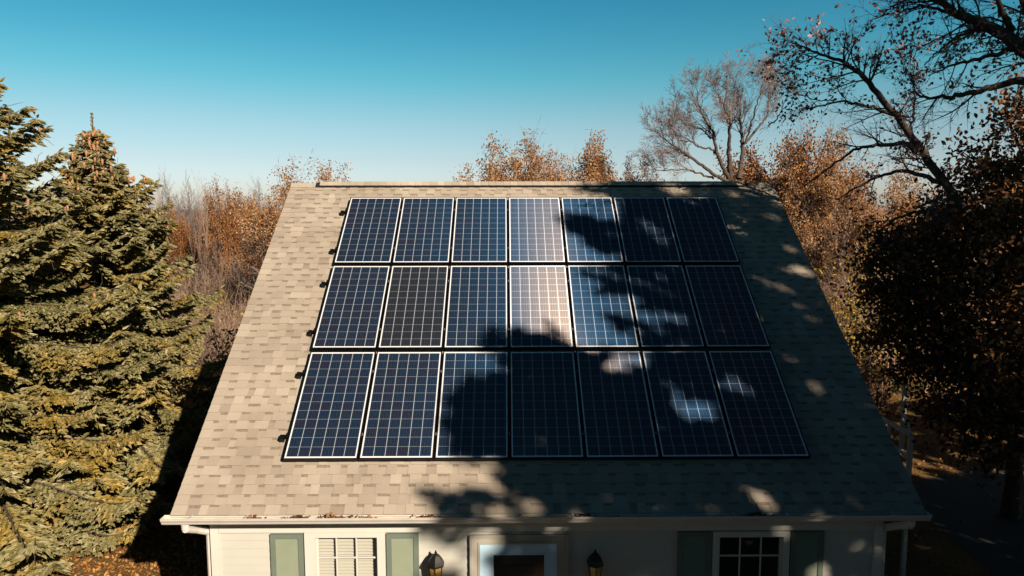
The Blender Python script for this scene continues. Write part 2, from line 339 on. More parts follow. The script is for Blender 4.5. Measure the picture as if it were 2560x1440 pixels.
for i in range(nc):
    v0 = EV+i*EXP; v1 = min(v0+EXP+0.02, 0.58)
    if v1 <= v0: break
    x = -RX; first = True
    while x < RX:
        wt = rng.uniform(0.10, 0.24); wg = rng.uniform(0.08, 0.19)
        # lower laminate showing between the teeth, with its printed dark band under the course above
        for (a, b, tooth) in ((x, min(x+wt, RX), True), (x+wt, min(x+wt+wg, RX), False)):
            if b-a < 0.004: continue
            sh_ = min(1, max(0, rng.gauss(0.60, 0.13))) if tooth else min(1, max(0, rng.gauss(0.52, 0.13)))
            nf = -0.097 if tooth else -0.1035       # butt edge height
            nb = -0.111
            A, B, Cc, D = RP(a, v0, nf), RP(b, v0, nf), RP(b, v1, nb+(.004 if tooth else 0)), RP(a, v1, nb+(.004 if tooth else 0))
            rf.quad(A, B, Cc, D, sh_)
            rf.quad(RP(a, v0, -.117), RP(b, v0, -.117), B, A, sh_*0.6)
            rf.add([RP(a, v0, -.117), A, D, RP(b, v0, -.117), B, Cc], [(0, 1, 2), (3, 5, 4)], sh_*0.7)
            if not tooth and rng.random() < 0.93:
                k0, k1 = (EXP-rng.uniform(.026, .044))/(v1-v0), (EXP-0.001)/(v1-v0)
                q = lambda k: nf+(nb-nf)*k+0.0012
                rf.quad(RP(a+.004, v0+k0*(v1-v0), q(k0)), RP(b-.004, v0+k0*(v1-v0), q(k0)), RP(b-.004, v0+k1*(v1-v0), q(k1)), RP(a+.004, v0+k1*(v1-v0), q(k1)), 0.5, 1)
        x += wt+wg
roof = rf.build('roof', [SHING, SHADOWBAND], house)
for sg in (-1, 1):
    for fn in (lambda p: p, mirror):
        rk = MB(); p = [RP(0, EV, -.125), RP(0, .6, -.125), RP(0, .6, -.30), RP(0, EV, -.30)]
        x0, x1 = sg*(RX-.028), sg*(RX-.004)
        rk.add([fn((x0, y, z)) for _, y, z in p]+[fn((x1, y, z)) for _, y, z in p], [(0, 1, 5, 4), (1, 2, 6, 5), (2, 3, 7, 6), (3, 0, 4, 7), (0, 3, 2, 1), (4, 5, 6, 7)])
        rk.build('rake_board', WHITE, roof)
# ridge vent under a run of cap shingles
vt = MB()
vt.box(-4.30, 4.27, 0.475, 0.60, -0.098, -0.062, fn=lambda u, v, n: RP(u, v, n)); 
vt.box(-4.30, 4.27, 0.475, 0.60, -0.098, -0.062, fn=lambda u, v, n: mirror(RP(u, v, n)))
vt.build('ridge_vent', VENT, roof)
cp = MB(); x = -RX
while x < RX-0.01:
    L = 0.145; x1 = min(x+L, RX); onv = -4.32 < x and x1 < 4.29
    n0 = -0.058 if onv else -0.094; rr = min(1, max(0, rng.gauss(.62, .16))); v0 = 0.49 if onv else 0.47
    for fn in (lambda p: p, mirror):
        A = fn(RP(x, v0, n0+.006)); B = fn(RP(x1+.02, v0, n0-.001)); Cc = fn(RP(x1+.02, .60, n0+.012)); D = fn(RP(x, .60, n0+.019))
        cp.quad(A, B, Cc, D, rr); 
        cp.quad(fn(RP(x, v0, n0-.004)), fn(RP(x1+.0, v0, n0-.004)), B, A, rr*.5)
    x += L
cp.build('ridge_cap', SHING, roof)
# gutter
gt = MB(); GXL = 4.875
outer = [(-5.193, 2.945), (-5.193, 2.845), (-5.262, 2.845), (-5.285, 2.862), (-5.296, 2.89), (-5.315, 2.915), (-5.322, 2.942), (-5.308, 2.945)]
inner = [(-5.308, 2.936), (-5.305, 2.92), (-5.285, 2.893), (-5.273, 2.866), (-5.258, 2.851), (-5.199, 2.851), (-5.199, 2.945)]
GXR = 4.82; gt.prism(outer, -GXL, GXR, closed=False); gt.prism(inner, -GXL, GXR, mi=1, closed=False)
gt.quad((-GXL, -5.308, 2.945), (GXR, -5.308, 2.945), (GXR, -5.308, 2.936), (-GXL, -5.308, 2.936))
for x in (-GXL, GXR): gt.add([(x, y, z) for y, z in outer], [tuple(range(len(outer)))])
gutter = gt.build('gutter', [GUTW, GUTIN], house)
xs = [-4.52, -3.82, -3.02, -2.42, -1.72, -1.02, -0.36, 0.28, 0.9, 1.62, 2.33, 3.0, 3.7, 4.35]
for x in xs:
    b = MB(); b.box(x-.009, x+.009, -5.313, -5.19, 2.946, 2.951); b.build('gutter_hanger', GUTW, gutter)
fl = MB(); fl.quad(RP(-RX, EV-.012, -.1185), RP(RX, EV-.012, -.1185), RP(RX, EV+.02, -.1175), RP(-RX, EV+.02, -.1175))
fl.quad((-RX, -5.1905, 2.90), (RX, -5.1905, 2.90), RP(RX, EV-.012, -.1185), RP(-RX, EV-.012, -.1185)); fl.build('drip_edge', WHITE, house)
for sg, nm in ((-1, 'l'), (1, 'r')):
    d = MB(); x = sg*4.60
    pts = [(x, -5.245, 2.85), (x, -5.24, 2.78), (x-sg*.01, -5.15, 2.735), (x-sg*.03, -5.0, 2.66), (sg*4.535, -4.90, 2.60), (sg*4.485, -4.80, 2.54), (sg*4.485, -4.80, 0.2)]
    for a, b in zip(pts[:-1], pts[1:]): d.bar(a, b, 0.047, 10)
    d.build('downspout', GUTW, house, smooth=False)
# windows
def window(x0, x1, z0, z1, tx0, tx1, blinds, vm, hm):
    c = MB(); y0, y1 = YW-0.046, YW+0.0
    c.box(tx0, x0, y0, y1, z0-.06, z1+.0); c.box(x1, tx1, y0, y1, z0-.06, z1+.0); c.box(tx0, tx1, y0, y1, z1, min(z1+.075, 2.563)); c.box(tx0-.03, tx1+.03, y0-.02, y1, z0-.10, z0-.0601)
    c.box(x0-.02, x0, y1, YW+.12, z0, z1); c.box(x1, x1+.02, y1, YW+.12, z0, z1); c.box(x0, x1, y1, YW+.12, z1, z1+.02); c.box(x0, x1, y1, YW+.12, z0-.02, z0)
    win = c.build('window', WHITE, house)
    s = MB(); a, b = YW+0.004, YW+0.03
    fw = 0.028; s.box(x0, x0+fw, a, b, z0, z1); s.box(x1-fw, x1, a, b, z0, z1); s.box(x0+fw, x1-fw, a, b, z1-fw, z1); s.box(x0+fw, x1-fw, a, b, z0, z0+fw)
    zm = (z0+z1)/2-.02; s.box(x0+fw, x1-fw, a-.004, b, zm-.02, zm+.02); s.build('sash', WHITE, win)
    for x in vm:
        m = MB(); m.box(x-.010, x+.010, a+.003, a+.021, zm+.02, z1-fw); m.build('muntin', WHITE, win)
        m = MB(); m.box(x-.010, x+.010, a+.003, a+.021, z0+fw, zm-.02); m.build('muntin', WHITE, win)
    for z in hm:
        m = MB(); m.box(x0+fw, x1-fw, a+.001, a+.023, z-.010, z+.010); m.build('muntin', WHITE, win)
    p = MB(); p.quad((x0+fw, a+.012, z0+fw), (x1-fw, a+.012, z0+fw), (x1-fw, a+.012, z1-fw), (x0+fw, a+.012, z1-fw)); p.build('pane', GLASS, win)
    if blinds:
        q = MB(); z = z1-.035
        while z > z0+.02:
            q.quad((x0+.004, YW+.062, z-.029), (x1-.004, YW+.062, z-.029), (x1-.004, YW+.086, z), (x0+.004, YW+.086, z), rng.random()); z -= .044
        q.box(x0+.004, x1-.004, YW+.055, YW+.095, z1-.03, z1-.002)
        q.build('blind', BLIND, win)
    return win
window(-3.065, -2.255, 1.17, 2.495, -3.208, -2.149, True, (-2.800, -2.536), (2.194, 1.56))
tag(window(2.262, 3.118, 1.17, 2.475, 2.180, 3.202, False, (2.56, 2.84), (2.19, 1.56)), 'dark shaded window without a drawn blind')
def shutter(x0, x1, z0, z1):
    s = MB(); y0, y1 = YW-.044, YW-.006; f = .066
    s.box(x0, x0+f, y0, y1, z0, z1); s.box(x1-f, x1, y0, y1, z0, z1); s.box(x0+f, x1-f, y0+.001, y1, z1-f*.95, z1); s.box(x0+f, x1-f, y0+.001, y1, z0, z0+f); zc = (z0+z1)/2; s.box(x0+f, x1-f, y0+.001, y1, zc-.035, zc+.035)
    sh_ = s.build('shutter', SHUT, house)
    l = MB(); z = z1-f*.95-.004
    while z > z0+f+.03:
        l.quad((x0+f, y0+.006, z-.030), (x1-f, y0+.006, z-.030), (x1-f, y0+.022, z), (x0+f, y0+.022, z)); l.quad((x0+f, y0+.022, z-.030), (x1-f, y0+.022, z-.030), (x1-f, y0+.006, z-.030), (x0+f, y0+.006, z-.030)); z -= .030
    l.build('louvre', SHUT2, sh_)
for a, b in ((-3.657, -3.225), (-2.132, -1.709), (1.718, 2.163), (3.219, 3.66)): shutter(a, b, 1.12, 2.543)
# entrance
ds = MB(); X0, X1, ZT = -1.017, 0.254, 2.517
ds.box(X0, -0.925, YW-.05, YW, 0.1, ZT); ds.box(0.146, X1, YW-.05, YW, 0.1, ZT); ds.box(-0.925, 0.146, YW-.05, YW, 2.425, ZT)
ds.box(X0-.018, X0+.012, YW-.068, YW-.05, 0.1, ZT+.012); ds.box(X1-.012, X1+.018, YW-.068, YW-.05, 0.1, ZT+.012); ds.box(X0+.012, X1-.012, YW-.068, YW-.05, ZT-.02, ZT+.012)
ds.box(-0.925, -0.903, YW-.062, YW+.1, 0.1, 2.425); ds.box(.124, .146, YW-.062, YW+.1, 0.1, 2.425); ds.box(-0.903, .124, YW-.062, YW+.1, 2.400, 2.425)
ds.build('door_surround', TAUPE, house)
dr = MB(); y0, y1 = YW-.040, YW-.005
dr.box(-.900, -.732, y0, y1, .12, 2.395); dr.box(-.042, .121, y0, y1, .12, 2.395); dr.box(-.732, -.042, y0, y1, 2.255, 2.395); dr.box(-.732, -.042, y0, y1, .12, .45)
dr.box(-.742, -.722, y0-.008, y0, .44, 2.265); dr.box(-.052, -.032, y0-.008, y0, .44, 2.265); dr.box(-.722, -.052, y0-.008, y0, 2.245, 2.265)
door = dr.build('storm_door', DOORW, house)
p = MB(); p.quad((-.732, YW-.02, .45), (-.042, YW-.02, .45), (-.042, YW-.02, 2.255), (-.732, YW-.02, 2.255)); p.build('pane', GLASS, door)
idr = MB(); idr.box(-.92, .14, YW+.06, YW+.10, .1, 2.41); idr.box(-.60, -.18, YW+.052, YW+.06, 1.98, 2.04); 
for k in range(9):
    a0, a1 = math.pi*k/9, math.pi*(k+1)/9
    q = lambda a, r: (-.39+r*math.cos(a), YW+.052, 1.98+r*.9*math.sin(a))
    idr.quad(q(a0, .25), q(a1, .25), q(a1, .29), q(a0, .29))
idr.build('inner_door', simple('dark_brown_door', (0.045, 0.038, 0.034), 0.5), house)
st = MB(); st.box(-1.3, .55, -6.1, YW-.07, 0, .13); st.box(-1.1, .35, -5.6, YW-.07, .13, .28); st.build('door_step', simple('concrete_step', (.35, .33, .30), .9), house)

# ------------------------------------------------------------------ wall lanterns
def lantern(x, label):
    L = thing('wall_lantern', (x, YW-.014, 2.05), label, 'lantern', 'lanterns beside the front door')
    cy = -.135
    b = MB(); b.lathe((0, cy, 0), [(.0, .315), (.012, .31), (.010, .295), (.022, .285), (.008, .272), (.035, .262), (.052, .245), (.095, .185), (.118, .135), (.122, .118), (.100, .112)], 6, math.pi/6)
    b.build('cap', BRONZE, L, inv=False)
    g_ = MB(); g_.lathe((0, cy, 0), [(.092, .112), (.062, -.10), (.0, -.10)], 6, math.pi/6); g_.build('lamp_glass', AMBER, L, inv=False)
    f = MB()
    for k in range(6):
        a = math.pi/6+k*math.pi/3; f.bar((.098*math.cos(a), cy+.098*math.sin(a), .114), (.066*math.cos(a), cy+.066*math.sin(a), -.10), .006, 4)
    f.lathe((0, cy, 0), [(.098, .104), (.104, .108), (.104, .116), (.09, .118)], 6, math.pi/6); f.lathe((0, cy, 0), [(.066, -.095), (.07, -.105), (.05, -.125), (.02, -.14), (.012, -.165), (0, -.17)], 6, math.pi/6)
    f.build('frame', BRONZE, L, inv=False)
    p_ = MB(); p_.box(-.055, .055, -.022, 0, -.15, .12); p_.box(-.04, .04, -.03, -.022, -.13, .10); p_.build('back_plate', BRONZE, L, inv=False)
    a_ = MB(); pts = [(0, -.03, -.05), (0, -.06, -.12), (0, -.10, -.17), (0, cy, -.165)]
    for q, r in zip(pts[:-1], pts[1:]): a_.bar(q, r, .010, 6)
    a_.build('arm', BRONZE, L, inv=False); a_ = MB()
    pts = [(0, -.03, .06), (0, -.045, .17), (0, -.075, .24), (0, -.11, .265), (0, cy, .26)]
    for q, r in zip(pts[:-1], pts[1:]): a_.bar(q, r, .009, 6)
    a_.build('scroll', BRONZE, L, inv=False)
lantern(-1.474, 'bronze wall lantern with sunlit amber glass, left of the front door')
lantern(0.611, 'dark bronze wall lantern in the shade, right of the front door')

# ------------------------------------------------------------------ solar array
PW_, PH_, PXp, PYp = 0.995, 1.916, 1.010, 1.976
fm = MB(); lip = .018; zt, zb = .003, -.040
fm.box(-PW_/2, -PW_/2+lip, -PH_/2, PH_/2, zb, zt); fm.box(PW_/2-lip, PW_/2, -PH_/2, PH_/2, zb, zt)
fm.box(-PW_/2+lip, PW_/2-lip, PH_/2-lip-.0005, PH_/2, zb, zt); fm.box(-PW_/2+lip, PW_/2-lip, -PH_/2, -PH_/2+lip+.0005, zb, zt)
frame_me = fm.mesh('panel_frame', BLACK)
hw, hh = .4795, .9395
cell_me = mesh_np('cell_sheet', [(-hw, -hh, 0), (hw, -hh, 0), (hw, hh, 0), (-hw, hh, 0)], [(0, 1, 2, 3)], PANEL, uv=[(0, 0), (1, 0), (1, 1), (0, 1)])
# streak angle chosen panel by panel to place the sun glare
TWIST = {(0, 3): .35, (1, 3): .475, (2, 3): .5, (0, 2): .22, (1, 2): .16, (0, 4): .6, (1, 4): .78, (1, 1): .2, (2, 2): .3}
ROWN = ['top', 'middle', 'bottom']; COLN = ['first from the left', 'second from the left', 'third from the left', 'centre', 'third from the right', 'second from the right', 'last on the right']
LOOK = {(0, 0): 'deep blue sunlit solar panel, upper left corner of the array', (0, 1): 'sunlit navy solar panel with white grid', (0, 2): 'teal-blue sunlit solar panel', (0, 3): 'solar panel blue above and glaring pale below',
        (0, 4): 'solar panel crossed by a slanting streak of light', (0, 5): 'shaded black solar panel with a few lit grid lines', (0, 6): 'black shaded solar panel, upper right corner of the array',
        (1, 0): 'deep blue sunlit solar panel', (1, 1): 'charcoal grey sunlit solar panel', (1, 2): 'bright blue solar panel next to the glare', (1, 3): 'solar panel washed out by cream sun glare', (1, 4): 'solar panel with bright blue patch',
        (1, 5): 'dark solar panel with lit strip low on its left', (1, 6): 'black solar panel with one faint lit grid patch', (2, 0): 'deep blue sunlit solar panel, lower left corner of the array', (2, 1): 'violet-navy sunlit solar panel',
        (2, 2): 'solar panel half in sun and half in tree shadow', (2, 3): 'shaded black solar panel', (2, 4): 'dark solar panel with lit upper right', (2, 5): 'dark solar panel with bright dappled diamond', (2, 6): 'almost black solar panel, lower right corner of the array'}
prng = random.Random(11)
for r in range(3):
    for c in range(7):
        L = LOOK[(r, c)]
        if 'corner' not in L: L += ', %s row, %s' % (ROWN[r], COLN[c])
        P = thing('solar_panel', RP((c-3)*PXp, -(r*PYp)-.9395, 0), L, 'solar panel', 'solar panels in three rows on the roof')
        P.rotation_euler = (TH+R_(prng.uniform(-.12, .12)), R_(prng.uniform(-.12, .12)), 0)
        f = bpy.data.objects.new('frame', frame_me); COL.objects.link(f); f.parent = P
        s = bpy.data.objects.new('cell_sheet', cell_me); COL.objects.link(s); s.parent = P
        tw = TWIST.get((r, c), prng.uniform(.3, .5) if c < 3 else prng.uniform(.5, .62)); s.color = (tw, 1.0 if (r, c) == (1, 1) else prng.uniform(0, .35), prng.random(), 1)
names = ['topmost', 'second', 'third', 'fourth', 'fifth', 'lowest']
k = 0
for r in range(3):
    for off in (-.38, -1.50):
        v = -r*PYp+off
        T = thing('mounting_rail', RP(0, v, -.06), '%s black mounting rail, its clamped end poking out left of the solar panels' % names[k], 'mounting rail', 'rails under the solar panels')
        T.rotation_euler = (TH, 0, 0); k += 1
        b = MB(); b.box(-3.60, 3.555, -.02, .02, -.010, .019)
        b.build('rail', BLACK, T, inv=False)
        for x in (-3.4, -1.9, -.4, 1.1, 2.6, 3.4):
            q = MB(); q.box(x-.03, x+.03, -.075, -.021, -.039, -.030); q.box(x-.025, x+.025, -.034, -.022, -.030, .012); q.build('foot', BLACK, T, inv=False)
        q = MB(); q.box(-3.565, -3.531, -.028, .028, .019, .068); q.box(-3.585, -3.565, -.028, .028, .019, .032); q.bar((-3.553, 0, .068), (-3.553, 0, .080), .010, 6); q.box(-3.66, -3.60, -.06, .022, -.035, .03); q.build('end_clamp', BLACK, T, inv=False)
        for j in range(6):
            x = (j-2.5)*PXp; q = MB(); q.box(x-.0065, x+.0065, -.022, .022, .02, .064); q.bar((x, 0, .064), (x, 0, .070), .005, 6); q.build('mid_clamp', METAL, T, inv=False)

# ------------------------------------------------------------------ plants: generators
def norm(a): return a/np.maximum(1e-9, np.linalg.norm(a, axis=-1, keepdims=True))
def tubes(polys, sides):
    """polys: list of (points (n,3), radii (n,)) -> V, F"""
    by = {}
    for p, r in polys: by.setdefault(len(p), []).append((p, r))
    VV, FF, base = [], [], 0
    for n, L in by.items():
        Pn = np.array([p for p, _ in L]); Rn = np.array([r for _, r in L]); B = len(L)
        T = np.empty_like(Pn); T[:, 1:-1] = Pn[:, 2:]-Pn[:, :-2]; T[:, 0] = Pn[:, 1]-Pn[:, 0]; T[:, -1] = Pn[:, -1]-Pn[:, -2]; T = norm(T)
        ax = norm(Pn[:, -1]-Pn[:, 0]); ref = np.where(np.abs(ax[:, 2:3]) < .8, [[0, 0, 1.]], [[1., 0, 0]])[:, None, :]
        U = norm(np.cross(T, np.broadcast_to(ref, T.shape))); W = np.cross(T, U)
        a = 2*np.pi*np.arange(sides)/sides
        V = Pn[:, :, None, :]+Rn[:, :, None, None]*(np.cos(a)[None, None, :, None]*U[:, :, None, :]+np.sin(a)[None, None, :, None]*W[:, :, None, :])
        i = np.arange(n-1)[:, None]; k_ = np.arange(sides)[None, :]
        f = np.stack([i*sides+k_, i*sides+(k_+1) % sides, (i+1)*sides+(k_+1) % sides, (i+1)*sides+k_], -1).reshape(-1, 4)
        F = f[None]+(np.arange(B)*n*sides)[:, None, None]
        VV.append(V.reshape(-1, 3)); FF.append(F.reshape(-1, 4)+base); base += B*n*sides
    return np.concatenate(VV), np.concatenate(FF)
def leaves(Cn, L, Wd, rg, up=0.3, droop=0.0):
    """one folded leaf (two quads) per centre"""
    n = len(Cn); d = norm(rg.normal(size=(n, 3))+[0, 0, -droop]); q = norm(rg.normal(size=(n, 3))+[0, 0, up]); s = norm(np.cross(d, q)); nn = np.cross(s, d)
    l = (L*rg.uniform(.65, 1.25, n))[:, None]; wv = (Wd*rg.uniform(.65, 1.2, n))[:, None]; fo = wv*rg.uniform(.05, .35, n)[:, None]
    a = Cn-d*l*.5; e = Cn+d*l*.5
    V = np.stack([a, Cn-d*l*.12-s*wv*.5+nn*fo, Cn+d*l*.25-s*wv*.38+nn*fo, e, Cn+d*l*.25+s*wv*.38+nn*fo, Cn-d*l*.12+s*wv*.5+nn*fo], 1)
    o = (np.arange(n)*6)[:, None]
    F = np.concatenate([o+np.array([[0, 1, 2, 3]]), o+np.array([[0, 3, 4, 5]])], 1).reshape(-1, 4)
    return V.reshape(-1, 3), F, np.repeat(rg.random(n), 2)
def grow(rg, base, dirn, length, rad, lev, ctl, polys, tips, rmin=.0025):
    """wiggly tapered branch with children; ctl per level: (seg, nchild, ratio, angle, wiggle, lift, start)"""
    seg, nch, ratio, ang, wig, lift, start = ctl[lev]
    n = max(3, int(round(length/seg))+1); p = np.array(base, float); d = norm(np.array(dirn, float)); st = length/(n-1)
    pts = [p.copy()]; dirs = [d]
    for i in range(n-1):
        d = norm(d+rg.normal(size=3)*wig+np.array([0, 0, lift])); p = p+d*st; pts.append(p.copy()); dirs.append(d)
    t = np.linspace(0, 1, n); last = lev == len(ctl)-1
    rr = rad*(1-(.62 if not last else .75)*t); polys.append((np.array(pts), rr))
    if lev >= len(ctl)-2: tips.extend(pts[1:])
    if last: return
    m = max(1, int(round(nch*rg.uniform(.8, 1.2))))
    for j in range(m):
        tt = start+(1-start)*((j+rg.uniform(.2, .8))/m); k_ = min(n-1, max(1, int(tt*(n-1)+.5))); dd = dirs[k_]
        x = norm(np.cross(dd, rg.normal(size=3))); a = ang*rg.uniform(.7, 1.3); cd_ = dd*math.cos(a)+x*math.sin(a)
        grow(rg, pts[k_], cd_, length*ratio*(1.15-.55*tt)*rg.uniform(.75, 1.2), max(rmin, rr[k_]*.62), lev+1, ctl, polys, tips, rmin)
    # leader
    grow(rg, pts[-1], dirs[-1], length*ratio*.8, max(rmin, rr[-1]*.9), lev+1, ctl, polys, tips, rmin)
def split_tubes(polys, thick=0.02):
    big = [q for q in polys if q[1][0] >= thick]; small = [q for q in polys if q[1][0] < thick]
    out = []
    if big: out.append(tubes(big, 6))
    if small: out.append(tubes(small, 3))
    V = np.concatenate([o[0] for o in out]); off = 0; Fs = []
    for o in out: Fs.append(o[1]+off); off += len(o[0])
    return V, np.concatenate(Fs)
def tree_meshes(seed, H, nlimb, ctl, trunk_frac, rad, leafn, leafsz, leafmat, bark, spread=.35, jitter=.12, name='tree', clump=None, rmin=.007):
    rg = np.random.default_rng(seed); polys = []; tips = []
    tp = [np.zeros(3)]; d = np.array([0, 0, 1.0]); n = 8; hh_ = H*trunk_frac
    for i in range(n): d = norm(d+rg.normal(size=3)*.05+[0, 0, .1]); tp.append(tp[-1]+d*hh_/n)
    tp = np.array(tp); tr = rad*(1.25-.75*np.linspace(0, 1, n+1)); trunk = [(tp, tr)]
    for j in range(nlimb):
        f = rg.uniform(.35, 1.0) if j > 2 else 1.0; k_ = min(n, int(f*n)); a = j*2.4+rg.uniform(-.4, .4)
        tl = spread*rg.uniform(.5, 1.4)*(1.4 if f < .8 else 1); dr_ = np.array([math.cos(a)*math.sin(tl), math.sin(a)*math.sin(tl), math.cos(tl)])
        grow(rg, tp[k_], dr_, H*(1-trunk_frac*f)*rg.uniform(.42, .6), tr[k_]*.6, 0, ctl, polys, tips, rmin)
    Vt, Ft = tubes(trunk, 8); me_t = mesh_np(name+'_trunk', Vt, Ft, BARK, smooth=True)
    tips = np.array(tips); V, F = split_tubes(polys, .032)
    nb_ = sum(6*(len(q[0])-1) for q in polys if q[1][0] >= .032)
    mi = np.zeros(len(F), int); rn = rg.random(len(F)); mi[:nb_] = 2
    if leafn:
        keep = np.arange(len(tips))
        if clump is not None:                       # leaves hold in patches
            ph = np.sin(tips[:, 0]*clump+seed)+np.sin(tips[:, 1]*clump*1.3+2*seed)+np.sin(tips[:, 2]*clump*1.1); keep = np.where(ph+rg.normal(size=len(tips))*.5 > .1)[0]
        idx = rg.choice(keep, leafn); Cn = tips[idx]+rg.normal(size=(leafn, 3))*jitter
        lv, lf, lr = leaves(Cn, leafsz, leafsz*.62, rg, .2, .3)
        F = np.concatenate([F, lf+len(V)]); V = np.concatenate([V, lv]); mi = np.concatenate([mi, np.ones(len(lf), int)]); rn = np.concatenate([rn, lr])
    return me_t, mesh_np(name+'_crown', V, F, [bark, leafmat or bark, BARK], rnd=rn, mi=mi)
def plant(meshes, name, loc, scale, rz, label, cat, group, sxy=1.0):
    T = thing(name, loc, label, cat, group); T.rotation_euler = (0, 0, rz); T.scale = (scale*sxy, scale*sxy, scale)
    for nm, me in zip(('trunk', 'crown'), meshes):
        o = bpy.data.objects.new(nm, me); COL.objects.link(o); o.parent = T
    return T

# ------------------------------------------------------------------ spruces
def spruce(seed, base, H, Rm, pw, label, ncone, dens=1.0, tuft=.155, tw=.062, gap=0.0, group='spruces left of the house'):
    rg = np.random.default_rng(seed); T = thing('spruce_tree', base, label, 'spruce tree', group); base = np.array(base, float)
    polys = []; tp = []; td = []; tl = []; tr_ = []; cones = []
    z = .25
    while z < H-.42:
        h = z/H; R = Rm*(1-h)**pw*min(1.0, (H-z)/2.0)**.5; nb = int((8 if h < .75 else 6)*min(1.0, .5+R/2)) if z < H-1 else 5; a0 = rg.uniform(0, 6.28)
        for j in range(nb):
            a = a0+2*np.pi*j/nb+rg.uniform(-.25, .25); L = R*rg.uniform(.62, 1.15)
            if L < .08: continue
            o = np.array([math.cos(a), math.sin(a), 0]); e0 = (.02+.38*h**2.2)+rg.uniform(-.08, .08); n = max(4, int(L/.18))
            t = np.linspace(0, 1, n+1); zc = L*(e0*t-.30*(1-h)*t*t*np.sin(t*np.pi*.75)*1.0+.16*t**4)
            pts = base+np.array([0, 0, z])+o[None]*(L*t)[:, None]; pts[:, 2] += zc; polys.append((pts, .006+.022*(L/4+.15)*(1-t)))
            # lateral sprays
            s = np.arange(.12*L, L, .088/dens)
            for side in (-1, 1):
                ss = s+rg.uniform(0, .06, len(s)); ss = ss[ss < L]
                if not len(ss): continue
                P0 = np.stack([np.interp(ss/L, t, pts[:, k_]) for k_ in range(3)], 1); ll = np.minimum(.42*(L-ss)+.14, .62)*rg.uniform(.7, 1.15, len(ss)); lat = np.cross([0, 0, 1.], o)*side
                dd = norm(o[None]*.75+lat[None]*rg.uniform(.7, 1.1, len(ss))[:, None]+np.array([0, 0, 1.])*rg.uniform(-.42, .02, len(ss))[:, None])
                m = 4; q = (np.arange(m)+.4)/m
                Cc = P0[:, None, :]+dd[:, None, :]*(ll[:, None]*q[None])[..., None]; Cc[..., 2] -= .22*(ll[:, None]*q[None])**1.5
                for sg in (-1, 0, 1):
                    dir_ = norm(dd[:, None, :]+sg*.75*np.cross(dd, [0, 0, 1.])[:, None, :]+rg.normal(size=Cc.shape)*.16+np.array([0, 0, -.18]))
                    tp.append(Cc.reshape(-1, 3)); td.append(dir_.reshape(-1, 3)); tl.append((tuft*(1-.35*q[None]*np.ones((len(ss), 1)))*rg.lognormal(0, .28, (len(ss), m))).ravel())
            for _ in range(int(L*2.0)):
                k_ = rg.integers(1, n); q = norm(rg.normal(size=3)+o*1.2+[0, 0, -.2])*rg.uniform(.25, .6); polys.append((np.array([pts[k_], pts[k_]+q*.5+rg.normal(size=3)*.03, pts[k_]+q])[np.array([0, 1, 2])], np.array([.007, .005, .003])))
            # tufts along the stem and the tip shoot
            Cs = pts[1:]; tp.append(Cs); td.append(norm(np.gradient(pts, axis=0)[1:]+rg.normal(size=Cs.shape)*.2)); tl.append(np.full(len(Cs), tuft*1.2))
            if h > .35 and ncone:
                for _ in range(int(rg.poisson(1.0+(9 if gap > 0 else 16)*max(0, h-.45)))):
                    k_ = rg.integers(max(1, n//2), n+1); cones.append(pts[k_]+rg.normal(size=3)*[.1, .1, .03]+[0, 0, -.05])
        z += (.27+.17*(1-h))*rg.uniform(.8, 1.2) *(1+gap*(h > .60)) if z < H-1 else .21
    top = base+[0, 0, H]; ztop = np.linspace(H-.75, H-.05, 9)
    for zt_ in ztop:
        for j in range(4):
            a = rg.uniform(0, 6.28); tp.append((base+[0, 0, zt_])[None]); td.append(norm(np.array([[math.cos(a)*.5, math.sin(a)*.5, .75]]))); tl.append(np.array([tuft*(.35+.8*(H-zt_))]))
    P0 = np.concatenate(tp); D = np.concatenate(td); Ln = np.concatenate(tl)[:, None]
    n = len(P0); U = norm(np.cross(D, rg.normal(size=(n, 3)))); W2 = np.cross(D, U); wv = tw*rg.uniform(.8, 1.25, n)[:, None]
    Vs = []
    for X in (U, W2):
        Vs.append(np.stack([P0-X*wv*.25, P0+D*Ln*.35-X*wv*.5, P0+D*Ln, P0+D*Ln*.35+X*wv*.5], 1))
    V = np.concatenate([v.reshape(-1, 3) for v in Vs]); F = np.arange(len(V)).reshape(-1, 4); rn = np.tile(np.clip(rg.normal(.5, .2, n), 0, 1), 2)
    link('foliage', mesh_np('spruce_foliage', V, F, NEEDLE, rnd=rn), T)
    Vb, Fb = tubes(polys, 4); link('branches', mesh_np('spruce_branches', Vb, Fb, BARK), T)
    zt = np.linspace(0, H, 12); Vt, Ft = tubes([(base+np.stack([zt*0, zt*0, zt], 1), .17*(1-zt/H)+.012)], 8); link('trunk', mesh_np('spruce_trunk', Vt, Ft, BARK, smooth=True), T)
    T['n'] = 0; del T['n']
    if ncone and cones:
        cm = MB(); cm.lathe((0, 0, 0), [(.004, .055), (.02, .045), (.028, .01), (.024, -.04), (.012, -.075), (0, -.085)], 6); me = cm.mesh('cone', CONE, True)
        idx = np.argsort([-c[2] for c in cones])[:ncone]
        rest = np.argsort([-c[2] for c in cones])[ncone:ncone+160]
        if len(rest):
            q = MB()
            for i in rest: q.lathe(cones[i], [(.005, .06), (.027, .045), (.028, -.03), (.0, -.10)], 5)
            tag(q.build('cones', CONE, T, True), kind='stuff')
        for i in idx:
            c = bpy.data.objects.new('cone', me); COL.objects.link(c); c.parent = T; c.location = Vector(cones[i]-base); c.rotation_euler = (rg.uniform(-.6, .6), rg.uniform(-.6, .6), 0); c.scale = (rg.uniform(.95, 1.3),)*3
    return T
spruce(3, (-11.25, 0.4, 0), 10.4, 4.4, .62, 'tall spruce at the left edge with long cone-hung boughs against the sky', 90, gap=.75)
